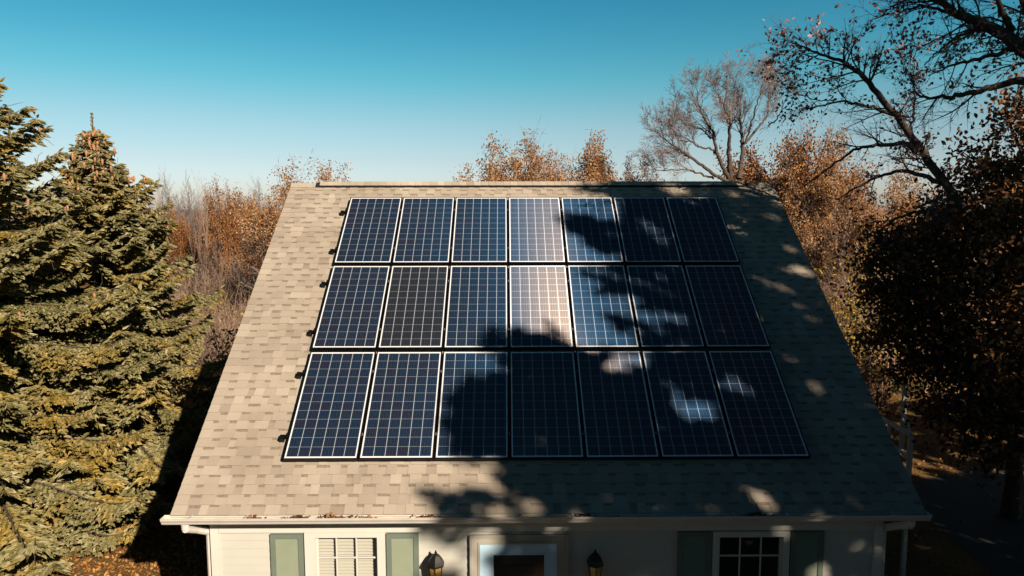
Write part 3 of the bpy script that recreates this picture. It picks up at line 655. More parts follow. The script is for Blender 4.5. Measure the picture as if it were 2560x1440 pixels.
spruce(7, (-10.1, 3.1, 0), 9.0, 4.6, .98, 'pointed spruce with many orange cones near its tip, beside the roof', 95, gap=-.38)
spruce(12, (-14.3, 6.5, 0), 8.6, 3.2, .8, 'smaller spruce whose tip shows between two larger spruces', 0, .7, .17, .05)

def copy_tree(o, loc, rz, sc_):
    c = o.copy(); COL.objects.link(c); c.location = loc; c.rotation_euler = (0, 0, rz); c.scale = (sc_,)*3
    for ch in o.children:
        d = ch.copy(); COL.objects.link(d); d.parent = c; d.matrix_parent_inverse = ch.matrix_parent_inverse.copy()
    return c
back = spruce(17, (-26, -27.5, 0), 12.6, 3.9, .7, 'added dark spruce, unseen behind the viewpoint, blocking low sky light', 0, .45, .30, .14, group='added light-blocking spruce row behind the viewpoint')
for i in range(1, 17): copy_tree(back, (-26+3.5*i, -27.5+1.5*math.sin(i*2.1), 0), i*1.7, .97+.07*math.sin(i*1.3))  # unseen row added to block low sky and shade the front lawn
# ------------------------------------------------------------------ shade trees right of and behind the viewpoint
MAIN = [(1.56, 0.67), (0.84, 0.36), (1.29, 0.19), (1.58, -0.46), (1.62, -0.72), (0.68, -0.5), (0.35, -0.42), (0.5, -1.01), (0.84, -1.39), (1.31, -1.61), (1.53, -1.77), (1.22, -2.0), (0.58, -1.91), (0.85, -2.27), (0.89, -2.6), (1.22, -2.68), (1.59, -2.91), (1.56, -3.14), (1.01, -3.19), (1.2, -3.41), (1.56, -3.58), (1.52, -3.88), (0.53, -3.87), (0.18, -3.52), (-0.33, -3.46), (-0.98, -3.51), (-1.01, -3.87), (-0.8, -3.95), (-0.79, -4.38), (-1.23, -4.46), (-1.41, -5.01), (-1.51, -5.21), (-1.39, -5.75), (-0.59, -5.81), (-0.5, -6.18), (-0.39, -6.36), (0.13, -6.65), (40, -6.67), (40, 0.66)]  # shadow outline on the roof, used to shape the unseen crowns
BLOB = [(-1.8, -6.1), (-1.45, -6.34), (-1.15, -6.26), (-1.01, -6.2), (-0.68, -6.35), (-0.23, -6.64), (-1.47, -6.64)]
LIT = [[(1.26, 0.19), (1.53, 0.19), (1.68, -0.52), (2.42, -1.05), (2.41, -1.37), (1.56, -0.94)], [(1.56, -2.91), (2.31, -3.06), (2.27, -3.35), (1.57, -3.28)], [(0.99, -3.92), (1.52, -3.92), (1.49, -4.43), (1.06, -4.43)], [(1.63, -4.62), (2.24, -4.66), (2.29, -5.27), (1.86, -5.13)], [(3.52, -0.4), (3.92, -0.65), (3.78, -0.94), (3.52, -0.76)], [(4.23, -1.83), (4.74, -1.89), (4.76, -2.17), (4.16, -2.09)], [(4.37, -3.51), (4.82, -3.85), (4.7, -4.01)], [(4.21, 0.57), (4.85, 0.57), (4.85, 0.15), (4.31, 0.19)], [(2.57, 0.53), (3.08, 0.53), (3.03, 0.23), (2.56, 0.23)], [(2.57, -6.31), (2.93, -6.32), (2.89, -6.57), (2.55, -6.59)], [(3.52, -3.11), (3.85, -3.2), (3.72, -3.33)], [(3.6, -4.44), (4.12, -4.67), (3.96, -4.82)]]
def inpoly(P, poly):
    x, y = P[:, 0], P[:, 1]; ins_ = np.zeros(len(P), bool); n = len(poly)
    for i in range(n):
        x0, y0 = poly[i]; x1, y1 = poly[(i+1) % n]
        c = ((y0 > y) != (y1 > y)) & (x < (x1-x0)*(y-y0)/((y1-y0) if y1 != y0 else 1e-9)+x0); ins_ ^= c
    return ins_
NR = np.array([0, -ST, CT]); P0r = np.array(RP(0, 0, -.08))
_lat = np.random.default_rng(99).random((256, 256))
def vnoise(X, Y, sc_, seed, oct_=3):
    """fractal value noise, roughly -1..1"""
    out = 0.0; amp = 1.0; tot = 0.0
    for o in range(oct_):
        x = X*sc_+seed*17.3+o*31.7+500; y = Y*sc_+seed*9.1+o*11.9+500; xi = np.floor(x).astype(int); yi = np.floor(y).astype(int); fx = x-xi; fy = y-yi
        fx = fx*fx*(3-2*fx); fy = fy*fy*(3-2*fy); L = lambda a, b: _lat[(a) % 256, (b) % 256]
        out = out+amp*((L(xi, yi)*(1-fx)+L(xi+1, yi)*fx)*(1-fy)+(L(xi, yi+1)*(1-fx)+L(xi+1, yi+1)*fx)*fy); tot += amp; amp *= .55; sc_ = sc_*2.1
    return (out/tot-.5)*2
def crown_shadow_mask(P):
    """True where a leaf may hang: crowns are carved so their shadow keeps the outlines set for roof and wall"""
    t = ((P-P0r)@NR)/(S@NR); Q = P-t[:, None]*S; u = Q[:, 0]; v = (Q[:, 1]-P0r[1])*CT+(Q[:, 2]-P0r[2])*ST
    n1 = vnoise(u, v, 3.8, 1)*.30; n2 = vnoise(u, v, 3.8, 2)*.26
    uv = np.stack([u+n1, v+n2], 1); ok = inpoly(uv, MAIN) | inpoly(uv, BLOB)
    for l in LIT: ok &= ~(inpoly(uv, l) & (vnoise(u, v, 5.5, 3) > -.30))
    # small broken gaps carved for sun dapples on the roof
    a, b = u*.82-v*.57, u*.57+v*.82
    ok &= ~((vnoise(a*.5, b*1.5, 4.6, 4) > np.where(v < -4.9, .54, .40)) & (u > 1.9) & (u < 5.6)); ok &= ~((vnoise(a*.33, b*1.6, 4.2, 5) > np.where(v < -4.9, .56, .43)) & (u > -.6))
    # and carved for light past the ridge, the right rake and the eave
    up_ = v >= .62; below = v < -6.62
    ok = np.where(up_, (u > 1.35+vnoise(u, v, 2.0, 6)*.3) & ((v < 1.0) | (vnoise(u, v, 1.2, 7) > .25)), ok)
    ok &= (u < 5.2) | ((v < -.4+.5*vnoise(u, v, 1.0, 8)) & (vnoise(u, v, 3.0, 9) < np.where(v < -4.6, .5, .17))) | below
    tw_ = (P[:, 1]-YW)/S[1]; Qw = P-tw_[:, None]*S
    nw = vnoise(Qw[:, 0]*.9+Qw[:, 2]*.3, Qw[:, 2]*1.3-Qw[:, 0]*.3, 3.4, 10)
    okw = (Qw[:, 0] > 4.7) | ((Qw[:, 0] > -.7) & (nw < .36)) | ((Qw[:, 0] > -1.75) & (nw < .02))
    return np.where(below, okw, ok)
def shade_tree(name, base, cen, rad, nleaf, seed, label, mat_=DARKOAK, sz=.17, limbs=26, gap=True, group='shade trees', cat='oak tree'):
    rg = np.random.default_rng(seed); T = thing(name, base, label, cat, group); base = np.array(base, float); cen = np.array(cen, float)
    P = rg.normal(size=(nleaf*4, 3)); P = norm(P)*(rg.random(nleaf*4)**.42)[:, None]; P = cen+P*np.array(rad)
    if gap: P = P[crown_shadow_mask(P)]
    P = P[P[:, 2] > .8]
    P = P[:nleaf]
    V, F, rn = leaves(P, sz, sz*.72, rg, .5, .2); link('crown', mesh_np(name+'_crown', V, F, mat_, rnd=rn), T)
    n = 9; tp = np.array([base+(cen-base)*[q, q, 1.0]*np.array([1, 1, q]) if False else base+(cen-base)*q for q in np.linspace(0, 1, n)]); tp[1:-1] += rg.normal(size=(n-2, 3))*.06
    polys = [(tp, .30*(1.15-.8*np.linspace(0, 1, n)))]
    for j in range(min(limbs, len(P))):
        e = P[rg.integers(len(P))]; k_ = rg.integers(3, n); q = np.linspace(0, 1, 9)[:, None]; b = tp[k_]; pp = b+(e-b)*q+np.array([0, 0, .12])*np.linalg.norm(e-b)*np.sin(q*np.pi)*.6+rg.normal(size=(9, 3))*.04*np.sin(q*np.pi)
        if gap:                                   # limbs crossing the carved sun gaps are left out
            g_ = crown_shadow_mask(pp); stop = np.where(~g_)[0]
            if len(stop): continue
        polys.append((pp, np.linspace(.07, .012, 9)))
    Vb, Fb = tubes(polys, 7); link('trunk', mesh_np(name+'_trunk', Vb, Fb, BARK, smooth=True), T)
shade_tree('oak_tree', (15.6, -19.2, 0), (14.5, -19.0, 13.2), (6.6, 5.8, 6.4), 110000, 1, 'broad brown oak out of frame right, shading the right half of the roof')
shade_tree('oak_tree', (17.2, -8.2, 0), (16.6, -8.0, 8.8), (6.0, 4.8, 6.8), 42000, 2, 'second brown oak out of frame right, shading the driveway', sz=.2)
shade_tree('oak_tree', (21.0, -2.0, 0), (20.5, -1.6, 8.5), (5.5, 5.0, 7.0), 30000, 4, 'third brown oak out of frame right, shading the thicket', sz=.2)

# ------------------------------------------------------------------ oak limbs reaching in from the right
def limb_tree(name, base, limbs, seed, label, leafn, lsz, mats, cat='oak tree'):
    rg = np.random.default_rng(seed); T = thing(name, base, label, cat, 'oaks overhanging the right end of the roof'); polys = []; tips = []; main = []
    ctl = [(.12, 6, .6, .7, .11, .02, .12), (.08, 5, .55, .75, .15, .02, .1), (.06, 0, .5, .8, .2, 0, 0)]
    for pts, r0, r1, dens in limbs:
        p = np.array([at(*q) if len(q) == 3 else q[:3] for q in pts], float); m = 5*len(p)
        tt = np.linspace(0, len(p)-1, m); pp = np.stack([np.interp(tt, np.arange(len(p)), p[:, k_]) for k_ in range(3)], 1)
        for _ in range(3): pp[1:-1] = .5*pp[1:-1]+.25*(pp[:-2]+pp[2:])
        pp[1:-1] += rg.normal(size=(m-2, 3))*.012; rr = np.linspace(r0, r1, m); main.append((pp, rr))
        Ltot = np.linalg.norm(np.diff(pp, axis=0), axis=1).sum(); nb = int(Ltot*dens)
        for j in range(nb):
            k_ = rg.integers(2, m); dd = norm(pp[k_]-pp[k_-1]); x = norm(np.cross(dd, rg.normal(size=3))); a = rg.uniform(.5, 1.0)
            grow(rg, pp[k_], dd*math.cos(a)+x*math.sin(a)+[0, 0, .15], rg.uniform(.28, .75), min(.016, rr[k_]*.5), 0, ctl, polys, tips)
        tips.extend(pp[-4:])
    V, F = split_tubes(main+polys, .012); link('trunk', mesh_np(name+'_trunk', V, F, BARK, smooth=True), T)
    tips = np.array(tips); ph = np.sin(tips[:, 0]*3.1+1)+np.sin(tips[:, 2]*3.7)+np.sin(tips[:, 1]*2.3)+rg.normal(size=len(tips))*.7; keep = np.where(ph > .2)[0]
    Cn = tips[rg.choice(keep, leafn)]+rg.normal(size=(leafn, 3))*.035
    V, F, rn = leaves(Cn, lsz, lsz*.6, rg, .1, .5); link('crown', mesh_np(name+'_crown', V, F, mats, rnd=rn), T)
D1, D2 = 12.0, 9.5
limb_tree('oak_tree', (10.6, -1.0, 0), [
    ([(10.6, -1.0, 0.0, 0), (10.4, -1.2, 3.2, 0), (9.4, -1.6, 5.6, 0), (2540, 640, D1), (2430, 545, D1), (2335, 425, D1), (2268, 320, D1), (2185, 222, 11.8), (2143, 173, 11.7), (2094, 149, 11.6), (2032, 128, 11.5), (1975, 105, 11.4)], .115, .008, 5.0),
    ([(2262, 305, D1), (2205, 274, 12.1), (2143, 257, 12.2), (2084, 253, 12.2), (2035, 270, 12.2), (1985, 268, 12.3)], .035, .006, 4.5),
    ([(2084, 253, 12.2), (2032, 248, 12.1), (1995, 235, 12.0)], .012, .005, 4),
    ([(2310, 385, D1), (2262, 358, 12.3), (2195, 364, 12.5), (2143, 370, 12.6), (2074, 417, 12.7), (2005, 470, 12.8)], .05, .01, 3.5),
    ([(2350, 455, D1), (2264, 424, 12.4), (2212, 434, 12.6), (2143, 468, 12.7), (2090, 500, 12.8)], .045, .01, 3.5),
    ([(2275, 325, D1), (2287, 270, 12.0), (2283, 200, 12.0), (2285, 149, 12.0)], .022, .006, 4),
    ([(2110, 160, 11.7), (2120, 110, 11.6), (2105, 75, 11.5)], .014, .005, 3),
    ([(2400, 560, D1), (2330, 520, 12.5), (2250, 540, 12.8), (2180, 590, 13)], .05, .012, 3.5)], 21,
    'oak leaning over the roof from the right with sparse russet leaves on thin limbs', 2300, .072, PINKLEAF)
limb_tree('oak_tree', (8.0, -4.2, 0), [
    ([(8.0, -4.2, 0.0, 0), (8.0, -4.3, 4.0, 0), (7.6, -4.4, 8.0, 0), (2640, 190, D2), (2540, 110, D2), (2470, 62, D2), (2403, 42, D2), (2344, 3, 9.4), (2290, -40, 9.3)], .14, .03, 4.5),
    ([(2403, 42, D2), (2330, 18, 9.6), (2280, 20, 9.6), (2220, 35, 9.6), (2175, 52, 9.6)], .025, .006, 4.5),
    ([(2300, -20, 9.4), (2240, 10, 9.5), (2200, 40, 9.5)], .02, .006, 4),
    ([(2470, 68, D2), (2400, 87, 9.5), (2345, 128, 9.5), (2310, 163, 9.6)], .03, .006, 4),
    ([(2545, 118, D2), (2438, 149, 9.4), (2369, 167, 9.4), (2320, 190, 9.4)], .035, .006, 4),
    ([(2700, 230, 9.7), (2560, 198, 9.7), (2470, 222, 9.8), (2386, 241, 9.9), (2317, 245, 9.9), (2270, 225, 10)], .07, .008, 4.0),
    ([(2530, 75, D2), (2500, 20, 9.3), (2480, -40, 9.2)], .05, .02, 3),
    ([(2600, 120, D2), (2570, 40, 9.3), (2540, -40, 9.2)], .05, .02, 3)], 22,
    'thick-limbed oak reaching in at the upper right corner with scattered dark leaves', 2000, .064, PINKLEAF)
def leaf_oak(base, blobs, seed, label, leafn, lsz, mat_):
    """bushy oak: leaf clouds round limb ends"""
    rg = np.random.default_rng(seed); T = thing('oak_tree', base, label, 'oak tree', 'oaks overhanging the right end of the roof'); base = np.array(base, float); polys = []; Cs = []
    wts = np.array([b[3]**2 for b in blobs]); wts /= wts.sum(); fork = base+[0, 0, 2.2]; polys.append((np.array([base, base+[.03, 0, .8], base+[0, .04, 1.5], fork]), np.array([.2, .17, .15, .13])))
    tips = []
    for (px, py, d, r), wv in zip(blobs, wts):
        c = at(px, py, d); q = np.linspace(0, 1, 9)[:, None]; pp = fork+(c-fork)*q+np.array([0, 0, .3])*np.sin(q*np.pi)+rg.normal(size=(9, 3))*.05*np.sin(q*np.pi); polys.append((pp, np.linspace(.09, .02, 9)))
        m = int(leafn*wv); k_ = max(6, int(30*r)); cc = c+norm(rg.normal(size=(k_, 3)))*(rg.random(k_)**.45)[:, None]*r*np.array([1, 1, .85])
        for e in cc[:40]: polys.append((np.stack([pp[-1]+(e-pp[-1])*s_+rg.normal(size=3)*.03 for s_ in (0, .35, .7, 1)]), np.array([.018, .013, .009, .005])))
        Cs.append(cc[rg.integers(k_, size=m)]+rg.normal(size=(m, 3))*(.10+.22*rg.random((m, 1))**2))
    V, F = split_tubes(polys, .05); link('trunk', mesh_np('leaf_oak_trunk', V, F, BARK, smooth=True), T)
    V, F, rn = leaves(np.concatenate(Cs), lsz, lsz*.6, rg, .3, .3); link('crown', mesh_np('leaf_oak_crown', V, F, mat_, rnd=rn), T)
leaf_oak((10.9, -1.4, 0), [(2520, 300, 12, .34), (2560, 255, 11.5, .34), (2450, 410, 12.5, .42), (2540, 430, 12, .6), (2610, 330, 12, .6), (2410, 520, 12.6, .6), (2500, 540, 12, .9), (2600, 560, 11.5, .9), (2350, 640, 13, .8), (2450, 680, 12.4, .9), (2560, 700, 11.6, 1.0), (2300, 780, 13.4, .75), (2400, 820, 13, .8), (2520, 840, 12, .9), (2470, 900, 12.4, .6), (2600, 880, 11, .8), (2430, 1000, 12, .55), (2520, 1040, 11.5, .6), (2580, 980, 11, .7), (2420, 1110, 11.8, .3), (2500, 1150, 11.4, .35)], 31,
         'dense brown-leaved oak in deep shade at the right edge of the view', 22000, .10, DARKOAK)
leaf_oak((10.6, 1.2, 0), [(2240, 640, 14, .5), (2190, 730, 14, .42), (2290, 730, 13.8, .7), (2240, 820, 13.8, .6), (2310, 640, 14, .65), (2360, 560, 14, .7), (2290, 890, 13.5, .55), (2200, 600, 14.3, .35), (2170, 660, 14.2, .3), (2380, 940, 13, .6), (2180, 850, 14.4, .3), (2350, 1020, 12.8, .4)], 32,
         'dark bushy oak behind the right edge of the roof', 11000, .095, DARKOAK)

# ------------------------------------------------------------------ trees beyond the house
CT3 = [(.5, 6, .62, .55, .10, .06, .25), (.3, 6, .55, .62, .13, .05, .15), (.2, 5, .5, .7, .16, .03, .1), (.15, 0, .5, .7, .2, .02, 0)]
CTB = [(.5, 8, .62, .5, .09, .06, .25), (.3, 8, .54, .6, .12, .05, .15), (.2, 8, .5, .65, .15, .04, .1), (.12, 0, .5, .7, .18, .02, 0)]
BARE = [tree_meshes(s, 12, 9, CTB, .30, .26, 0, .1, None, PINKTWIG, .55, name='bare_tree', rmin=.011) for s in (101, 102)]
SPARSE = [tree_meshes(s, 10, 7, CT3[:3]+[(.15, 0, .5, .7, .2, .02, 0)], .32, .12, 11000, .10, PALEOAK, PALEBARK, .42, .13, 'orange_tree', .9) for s in (111, 112)]
ORANGE = [tree_meshes(s, 9, 8, CT3, .26, .13, 42000, .11, OAKLEAF, BARK, .55, .16, 'oak', None) for s in (121, 122)]
SAPL = [tree_meshes(s, 9, 4, [(.5, 5, .5, .35, .06, .1, .3), (.3, 5, .5, .5, .12, .08, .15), (.2, 0, .5, .6, .15, .03, 0)], .5, .05, 0, .1, None, PALEBARK, .16, name='sapling') for s in (131, 132)]
def put(kind, name, px, ytop, d, H0, rz, label, cat, group, sxy=.55):
    p = at(px, ytop, d); plant(kind, name, (p[0], p[1], 0), p[2]/H0, rz, label, cat, group, sxy)
def topz(m, q=99.93):
    co = np.empty(len(m[1].vertices)*3, np.float32); m[1].vertices.foreach_get('co', co); return float(np.percentile(co[2::3], q))
ZB, ZS, ZO, ZP = [topz(m, 99.3) for m in BARE], [topz(m) for m in SPARSE], [topz(m) for m in ORANGE], [topz(m) for m in SAPL]
GB = 'trees beyond the house'
def vase_tree(base, limbs, d0, seed, label):
    rg = np.random.default_rng(seed); T = thing('bare_tree', base, label, 'bare tree', GB); base = np.array(base, float); main = []; polys = []; tips = []
    ctl = [(.22, 6, .58, .55, .10, .05, .12), (.16, 6, .55, .6, .13, .04, .1), (.12, 3, .55, .6, .16, .02, .1), (.1, 0, .5, .7, .2, 0, 0)]
    fork = at(1832, 452, d0); main.append((np.array([base, base+(fork-base)*.35+[.1, 0, 0], base+(fork-base)*.7, fork]), np.array([.30, .26, .23, .20])))
    for li, (pts, r0) in enumerate(limbs):
        dd_ = rg.uniform(-2.2, 2.2); n = len(pts); p = np.array([at(x, y, d0+dd_*k_/(n-1)) for k_, (x, y) in enumerate(pts)]); m = 6*n
        tt = np.linspace(0, n-1, m); pp = np.stack([np.interp(tt, np.arange(n), p[:, k_]) for k_ in range(3)], 1)
        for _ in range(4): pp[1:-1] = .5*pp[1:-1]+.25*(pp[:-2]+pp[2:])
        pp[1:-1] += rg.normal(size=(m-2, 3))*.02; rr = np.linspace(r0*.78, .012, m); main.append((pp, rr)); L = np.linalg.norm(np.diff(pp, axis=0), axis=1).sum()
        for j in range(int(L*3.6)):
            k_ = int(m*rg.uniform(.22, 1)**.8); k_ = min(m-1, max(2, k_)); t = norm(pp[k_]-pp[k_-1]); x = norm(np.cross(t, rg.normal(size=3))); a = rg.uniform(.35, .8)
            grow(rg, pp[k_], t*math.cos(a)+x*math.sin(a)+[0, 0, .25], rg.uniform(.5, 1.35)*(1.1-.4*k_/m), min(.03, rr[k_]*.55), 0, ctl, polys, tips, .0052)
        grow(rg, pp[-1], norm(pp[-1]-pp[-3])+[0, 0, .1], .8, .016, 0, ctl, polys, tips, .0052)
    V, F = tubes(main, 6); link('trunk', mesh_np('vase_trunk', V, F, BARK, smooth=True), T)
    V, F = tubes(polys, 3); link('crown', mesh_np('vase_crown', V, F, PINKTWIG), T)
p = at(1832, 455, 30)
vase_tree((p[0], p[1], 0), [
    ([(1825, 450), (1806, 418), (1788, 370), (1783, 329), (1756, 290), (1744, 253), (1742, 222)], .12), ([(1799, 393), (1779, 372), (1747, 368), (1728, 354), (1701, 352), (1680, 324), (1676, 312)], .06),
    ([(1776, 347), (1758, 322), (1728, 317), (1699, 299), (1692, 268)], .05), ([(1822, 455), (1765, 423), (1728, 393), (1687, 365), (1657, 345), (1636, 325)], .10),
    ([(1783, 446), (1749, 434), (1724, 423), (1664, 427), (1620, 421)], .06), ([(1827, 448), (1822, 379), (1825, 333), (1825, 297), (1806, 260), (1790, 230)], .13),
    ([(1822, 310), (1817, 269), (1815, 226), (1818, 190)], .07), ([(1847, 446), (1859, 370), (1852, 329), (1849, 292), (1850, 253), (1859, 212)], .13),
    ([(1861, 361), (1884, 287), (1898, 242), (1907, 205)], .06), ([(1864, 358), (1893, 320), (1919, 290), (1923, 235), (1924, 208)], .07), ([(1921, 315), (1944, 297), (1955, 269), (1966, 245)], .04)],
    30, 103, 'tall leafless tree with fine pinkish twigs rising behind the right end of the ridge')
put(BARE[1], 'bare_tree', 2085, 330, 33, ZB[1], 2.0, 'leafless tree behind the right rake with twigs mixing into orange crowns', 'bare tree', GB)
put(SPARSE[0], 'orange_leaved_tree', 1335, 335, 30, ZS[0], .3, 'thin orange-leaved tree behind the ridge, left one of the close pair above the panels', 'tree', GB, .85)
put(SPARSE[1], 'orange_leaved_tree', 1430, 325, 31, ZS[1], 1.1, 'thin orange-leaved tree behind the ridge, right and taller one of the close pair', 'tree', GB, .85)
put(SPARSE[1], 'orange_leaved_tree', 1385, 372, 33, ZS[1], 2.9, 'low orange treetop filling the gap inside the close pair above the panels', 'tree', GB, .9)
put(SPARSE[0], 'orange_leaved_tree', 1490, 372, 32, ZS[0], 1.9, 'orange treetop just right of the close pair above the panels', 'tree', GB, .7)
put(SPARSE[0], 'orange_leaved_tree', 1300, 385, 34, ZS[0], 5.7, 'orange treetop just left of the close pair above the panels', 'tree', GB, .8)
put(SPARSE[0], 'orange_leaved_tree', 1565, 380, 30, ZS[0], 3.9, 'wispy orange tree behind the ridge just left of the tall bare tree', 'tree', GB)
put(SPARSE[1], 'orange_leaved_tree', 1265, 405, 32, ZS[1], 4.4, 'low orange treetop just showing over the ridge, left of the close pair', 'tree', GB)
put(SPARSE[1], 'orange_leaved_tree', 785, 398, 30, ZS[1], 2.2, 'pale orange treetop over the left end of the ridge vent', 'tree', GB, 1.0)
put(SPARSE[0], 'orange_leaved_tree', 705, 452, 31, ZS[0], 5.2, 'pale orange tree touching the upper left corner of the roof', 'tree', GB, .9)
put(ORANGE[0], 'oak_tree', 570, 452, 40, ZO[0], .5, 'rounded russet oak on the skyline between the spruces and the roof', 'oak tree', GB, .48)
put(ORANGE[1], 'oak_tree', 640, 505, 41, ZO[1], 2.5, 'lower russet oak right of the rounded one, next to the roof edge', 'oak tree', GB, .6)
put(ORANGE[1], 'oak_tree', 440, 505, 44, ZO[1], 4.1, 'small ochre oak showing just right of the pointed spruce', 'oak tree', GB)
put(ORANGE[0], 'oak_tree', 1945, 318, 31, ZO[0], 3.3, 'orange oak beside the right half of the tall bare tree', 'oak tree', GB, .8)
put(ORANGE[1], 'oak_tree', 2015, 350, 29, ZO[1], 1.3, 'orange oak behind the right rake, its crown crossed by dark limbs', 'oak tree', GB, .8)
put(SPARSE[0], 'oak_tree', 2110, 310, 27, ZS[0], 5.0, 'dark orange oak under the leaning limb at the right', 'oak tree', GB, .8)
put(SPARSE[1], 'oak_tree', 2200, 420, 25, ZS[1], .2, 'brown-orange oak in the right-hand thicket', 'oak tree', GB, .8)
put(ORANGE[1], 'oak_tree', 1870, 420, 36, ZO[1], 3.0, 'low orange oak at the foot of the tall bare tree', 'oak tree', GB, .8)
for px, yt, d, rz, sx_, lab in [(425, 462, 48, .7, .7, 'distant leafless tree nearest the pointed spruce on the left skyline'), (497, 455, 50, 2.2, .8, 'distant leafless tree midway between spruce and russet oak on the skyline'), (610, 470, 46, 4.0, .8, 'distant leafless tree beside the rounded russet oak on the skyline'), (668, 462, 44, 5.1, .7, 'distant leafless tree next to the upper left corner of the roof')]:
    put(BARE[1], 'bare_tree', px, yt, d, ZB[1], rz, lab, 'bare tree', 'leafless trees on the left skyline', sx_)
for i, (px, yt, d, k_) in enumerate([(372, 400, 36, 0), (480, 440, 34, 1), (522, 415, 36, 0), (505, 500, 30, 1), (620, 470, 42, 0), (668, 480, 42, 1), (560, 540, 26, 0), (1700, 400, 33, 1)]):
    lab = ['leafless sapling close against the right side of the pointed spruce', 'thin leafless sapling left of the two in the gap beside the spruce', 'tallest thin leafless sapling in the gap left of the rounded russet oak', 'pale-stemmed leafless sapling standing in the russet brush', 'faint leafless sapling just right of the rounded russet oak', 'faint leafless sapling next to the upper left roof corner', 'leafless sapling leaning in the brush near the left roof edge', 'spindly leafless sapling at the left foot of the tall bare tree'][i]
    put(SAPL[k_], 'sapling', px, yt, d, ZP[k_], i*1.3, lab, 'sapling', 'leafless saplings')

# ------------------------------------------------------------------ brush, far wood, leaf litter (uncountable)
def brush(name, zones, seed, label, leafmat, nleafper=14):
    rg = np.random.default_rng(seed); P = []; Cl = []
    for x0, x1, y0, y1, h0, h1, n in zones:
        for _ in range(n):
            b = np.array([rg.uniform(x0, x1), rg.uniform(y0, y1), 0]); h = rg.uniform(h0, h1)
            for s_ in range(rg.integers(5, 9)):
                a = rg.uniform(0, 6.28); tl = rg.uniform(.05, .45); d = np.array([math.cos(a)*math.sin(tl), math.sin(a)*math.sin(tl), math.cos(tl)]); L = h*rg.uniform(.6, 1.05)
                q = np.linspace(0, 1, 5)[:, None]; bend = rg.normal(size=3)*.12*L*[1, 1, .2]; pp = b+d*L*q+bend*q*q; P.append((pp, np.linspace(.02, .006, 5)))
                for t_ in rg.uniform(.3, 1, 9):
                    i0 = pp[0]+(pp[-1]-pp[0])*t_+bend*(t_*t_-t_)*0; e = norm(d+rg.normal(size=3)*.55)*rg.uniform(.4, 1.1)*(1.2-t_*.5); m = i0+e*.5+rg.normal(size=3)*.05
                    P.append((np.array([i0, m, i0+e]), np.array([.009, .006, .003])))
                    for _k in range(2):
                        e2 = norm(e+rg.normal(size=3)*.5)*rg.uniform(.2, .5); P.append((np.array([m, m+e2*.5, m+e2]), np.array([.006, .004, .003])))
                    if leafmat is not None: Cl.append(i0+e*rg.uniform(.4, 1, (nleafper//7, 1)))
    V, F = tubes(P, 3); rn = rg.random(len(P)); per = np.concatenate([np.full(3*(len(p)-1), r) for p, r in zip([q[0] for q in P if True], rn)]) if False else rg.random(len(F))
    mi = np.zeros(len(F), int); mats = [REDTWIG]
    if leafmat is not None:
        lv, lf, lr = leaves(np.concatenate(Cl)+rg.normal(size=(len(np.concatenate(Cl)), 3))*.1, .12, .08, rg); F = np.concatenate([F, lf+len(V)]); V = np.concatenate([V, lv]); per = np.concatenate([per, lr]); mi = np.concatenate([mi, np.ones(len(lf), int)]); mats.append(leafmat)
    tag(link(name, mesh_np(name, V, F, mats, rnd=per, mi=mi)), label, 'brush', kind='stuff')
brush('brush', [(-13, -3.5, 9, 16, 2.2, 3.6, 70), (-17, -4, 16, 28, 3.0, 4.6, 170), (-24, -6, 28, 42, 3.8, 5.4, 170)], 41, 'tangled reddish-brown leafless brush between the spruces and the house', None)
brush('brush', [(5.6, 9.5, 4, 12, 2.0, 3.8, 60), (7.5, 16, 10, 20, 3.5, 6.0, 110), (8, 24, 20, 32, 5, 7.0, 120)], 42, 'tangled brown brush with orange leaves beyond the right end of the house', OAKLEAF, 14)
def shrub(base, h, seed, label, mat_, n=2600):
    rg = np.random.default_rng(seed); T = thing('shrub', base, label, 'shrub', 'yellowing shrubs'); base = np.array(base, float); P = []; Cs = []
    for _ in range(34):
        a = rg.uniform(0, 6.28); tl = rg.uniform(.05, .7); d = np.array([math.cos(a)*math.sin(tl), math.sin(a)*math.sin(tl), math.cos(tl)])*h*rg.uniform(.6, 1); q = np.linspace(0, 1, 6)[:, None]; pp = base+d*q+rg.normal(size=3)*.1*q*q; P.append((pp, np.linspace(.018, .005, 6))); Cs.append(pp[2:])
    V, F = tubes(P, 4); link('stems', mesh_np('shrub_stems', V, F, BARK), T); Cs = np.concatenate(Cs)
    V, F, rn = leaves(Cs[rg.integers(len(Cs), size=n)]+rg.normal(size=(n, 3))*.18, .10, .07, rg); link('foliage', mesh_np('shrub_foliage', V, F, mat_, rnd=rn), T)
p = at(590, 790, 21); shrub((p[0], p[1], 0), p[2]+.6, 51, 'yellow-green shrub low beside the left roof edge', YELLOW)
p = at(2140, 640, 21); shrub((p[0], p[1], 0), p[2]+.2, 52, 'yellow-ochre shrub beyond the right roof edge', YELLOW)
# far wooded ridge
rg = np.random.default_rng(61); V = []; nx = 240
for i in range(nx+1):
    a = -1.1+2.2*i/nx; z = 5.5+1.6*math.sin(a*5)+.8*math.sin(a*17+1)+rg.uniform(-.35, .35)
    for k_, (dd, zz) in enumerate(((150, 0), (165, z*.55), (185, z), (260, z+.8), (320, 0))): V.append((math.sin(a)*dd, math.cos(a)*dd, zz))
F = [(i*5+k_, (i+1)*5+k_, (i+1)*5+k_+1, i*5+k_+1) for i in range(nx) for k_ in range(4)]
tag(link('hill', mesh_np('hill', V, F, HILL, smooth=True)), 'low wooded ridge on the horizon', 'hill', kind='structure')
n = 26000; a = rg.uniform(-1.0, 1.0, n); dd = rg.uniform(60, 180, n); hgt = rg.random(n)**.6*7.0*(.75+.25*np.sin(a*40)*np.sin(dd*.3)); Cn = np.stack([np.sin(a)*dd, np.cos(a)*dd, hgt], 1)
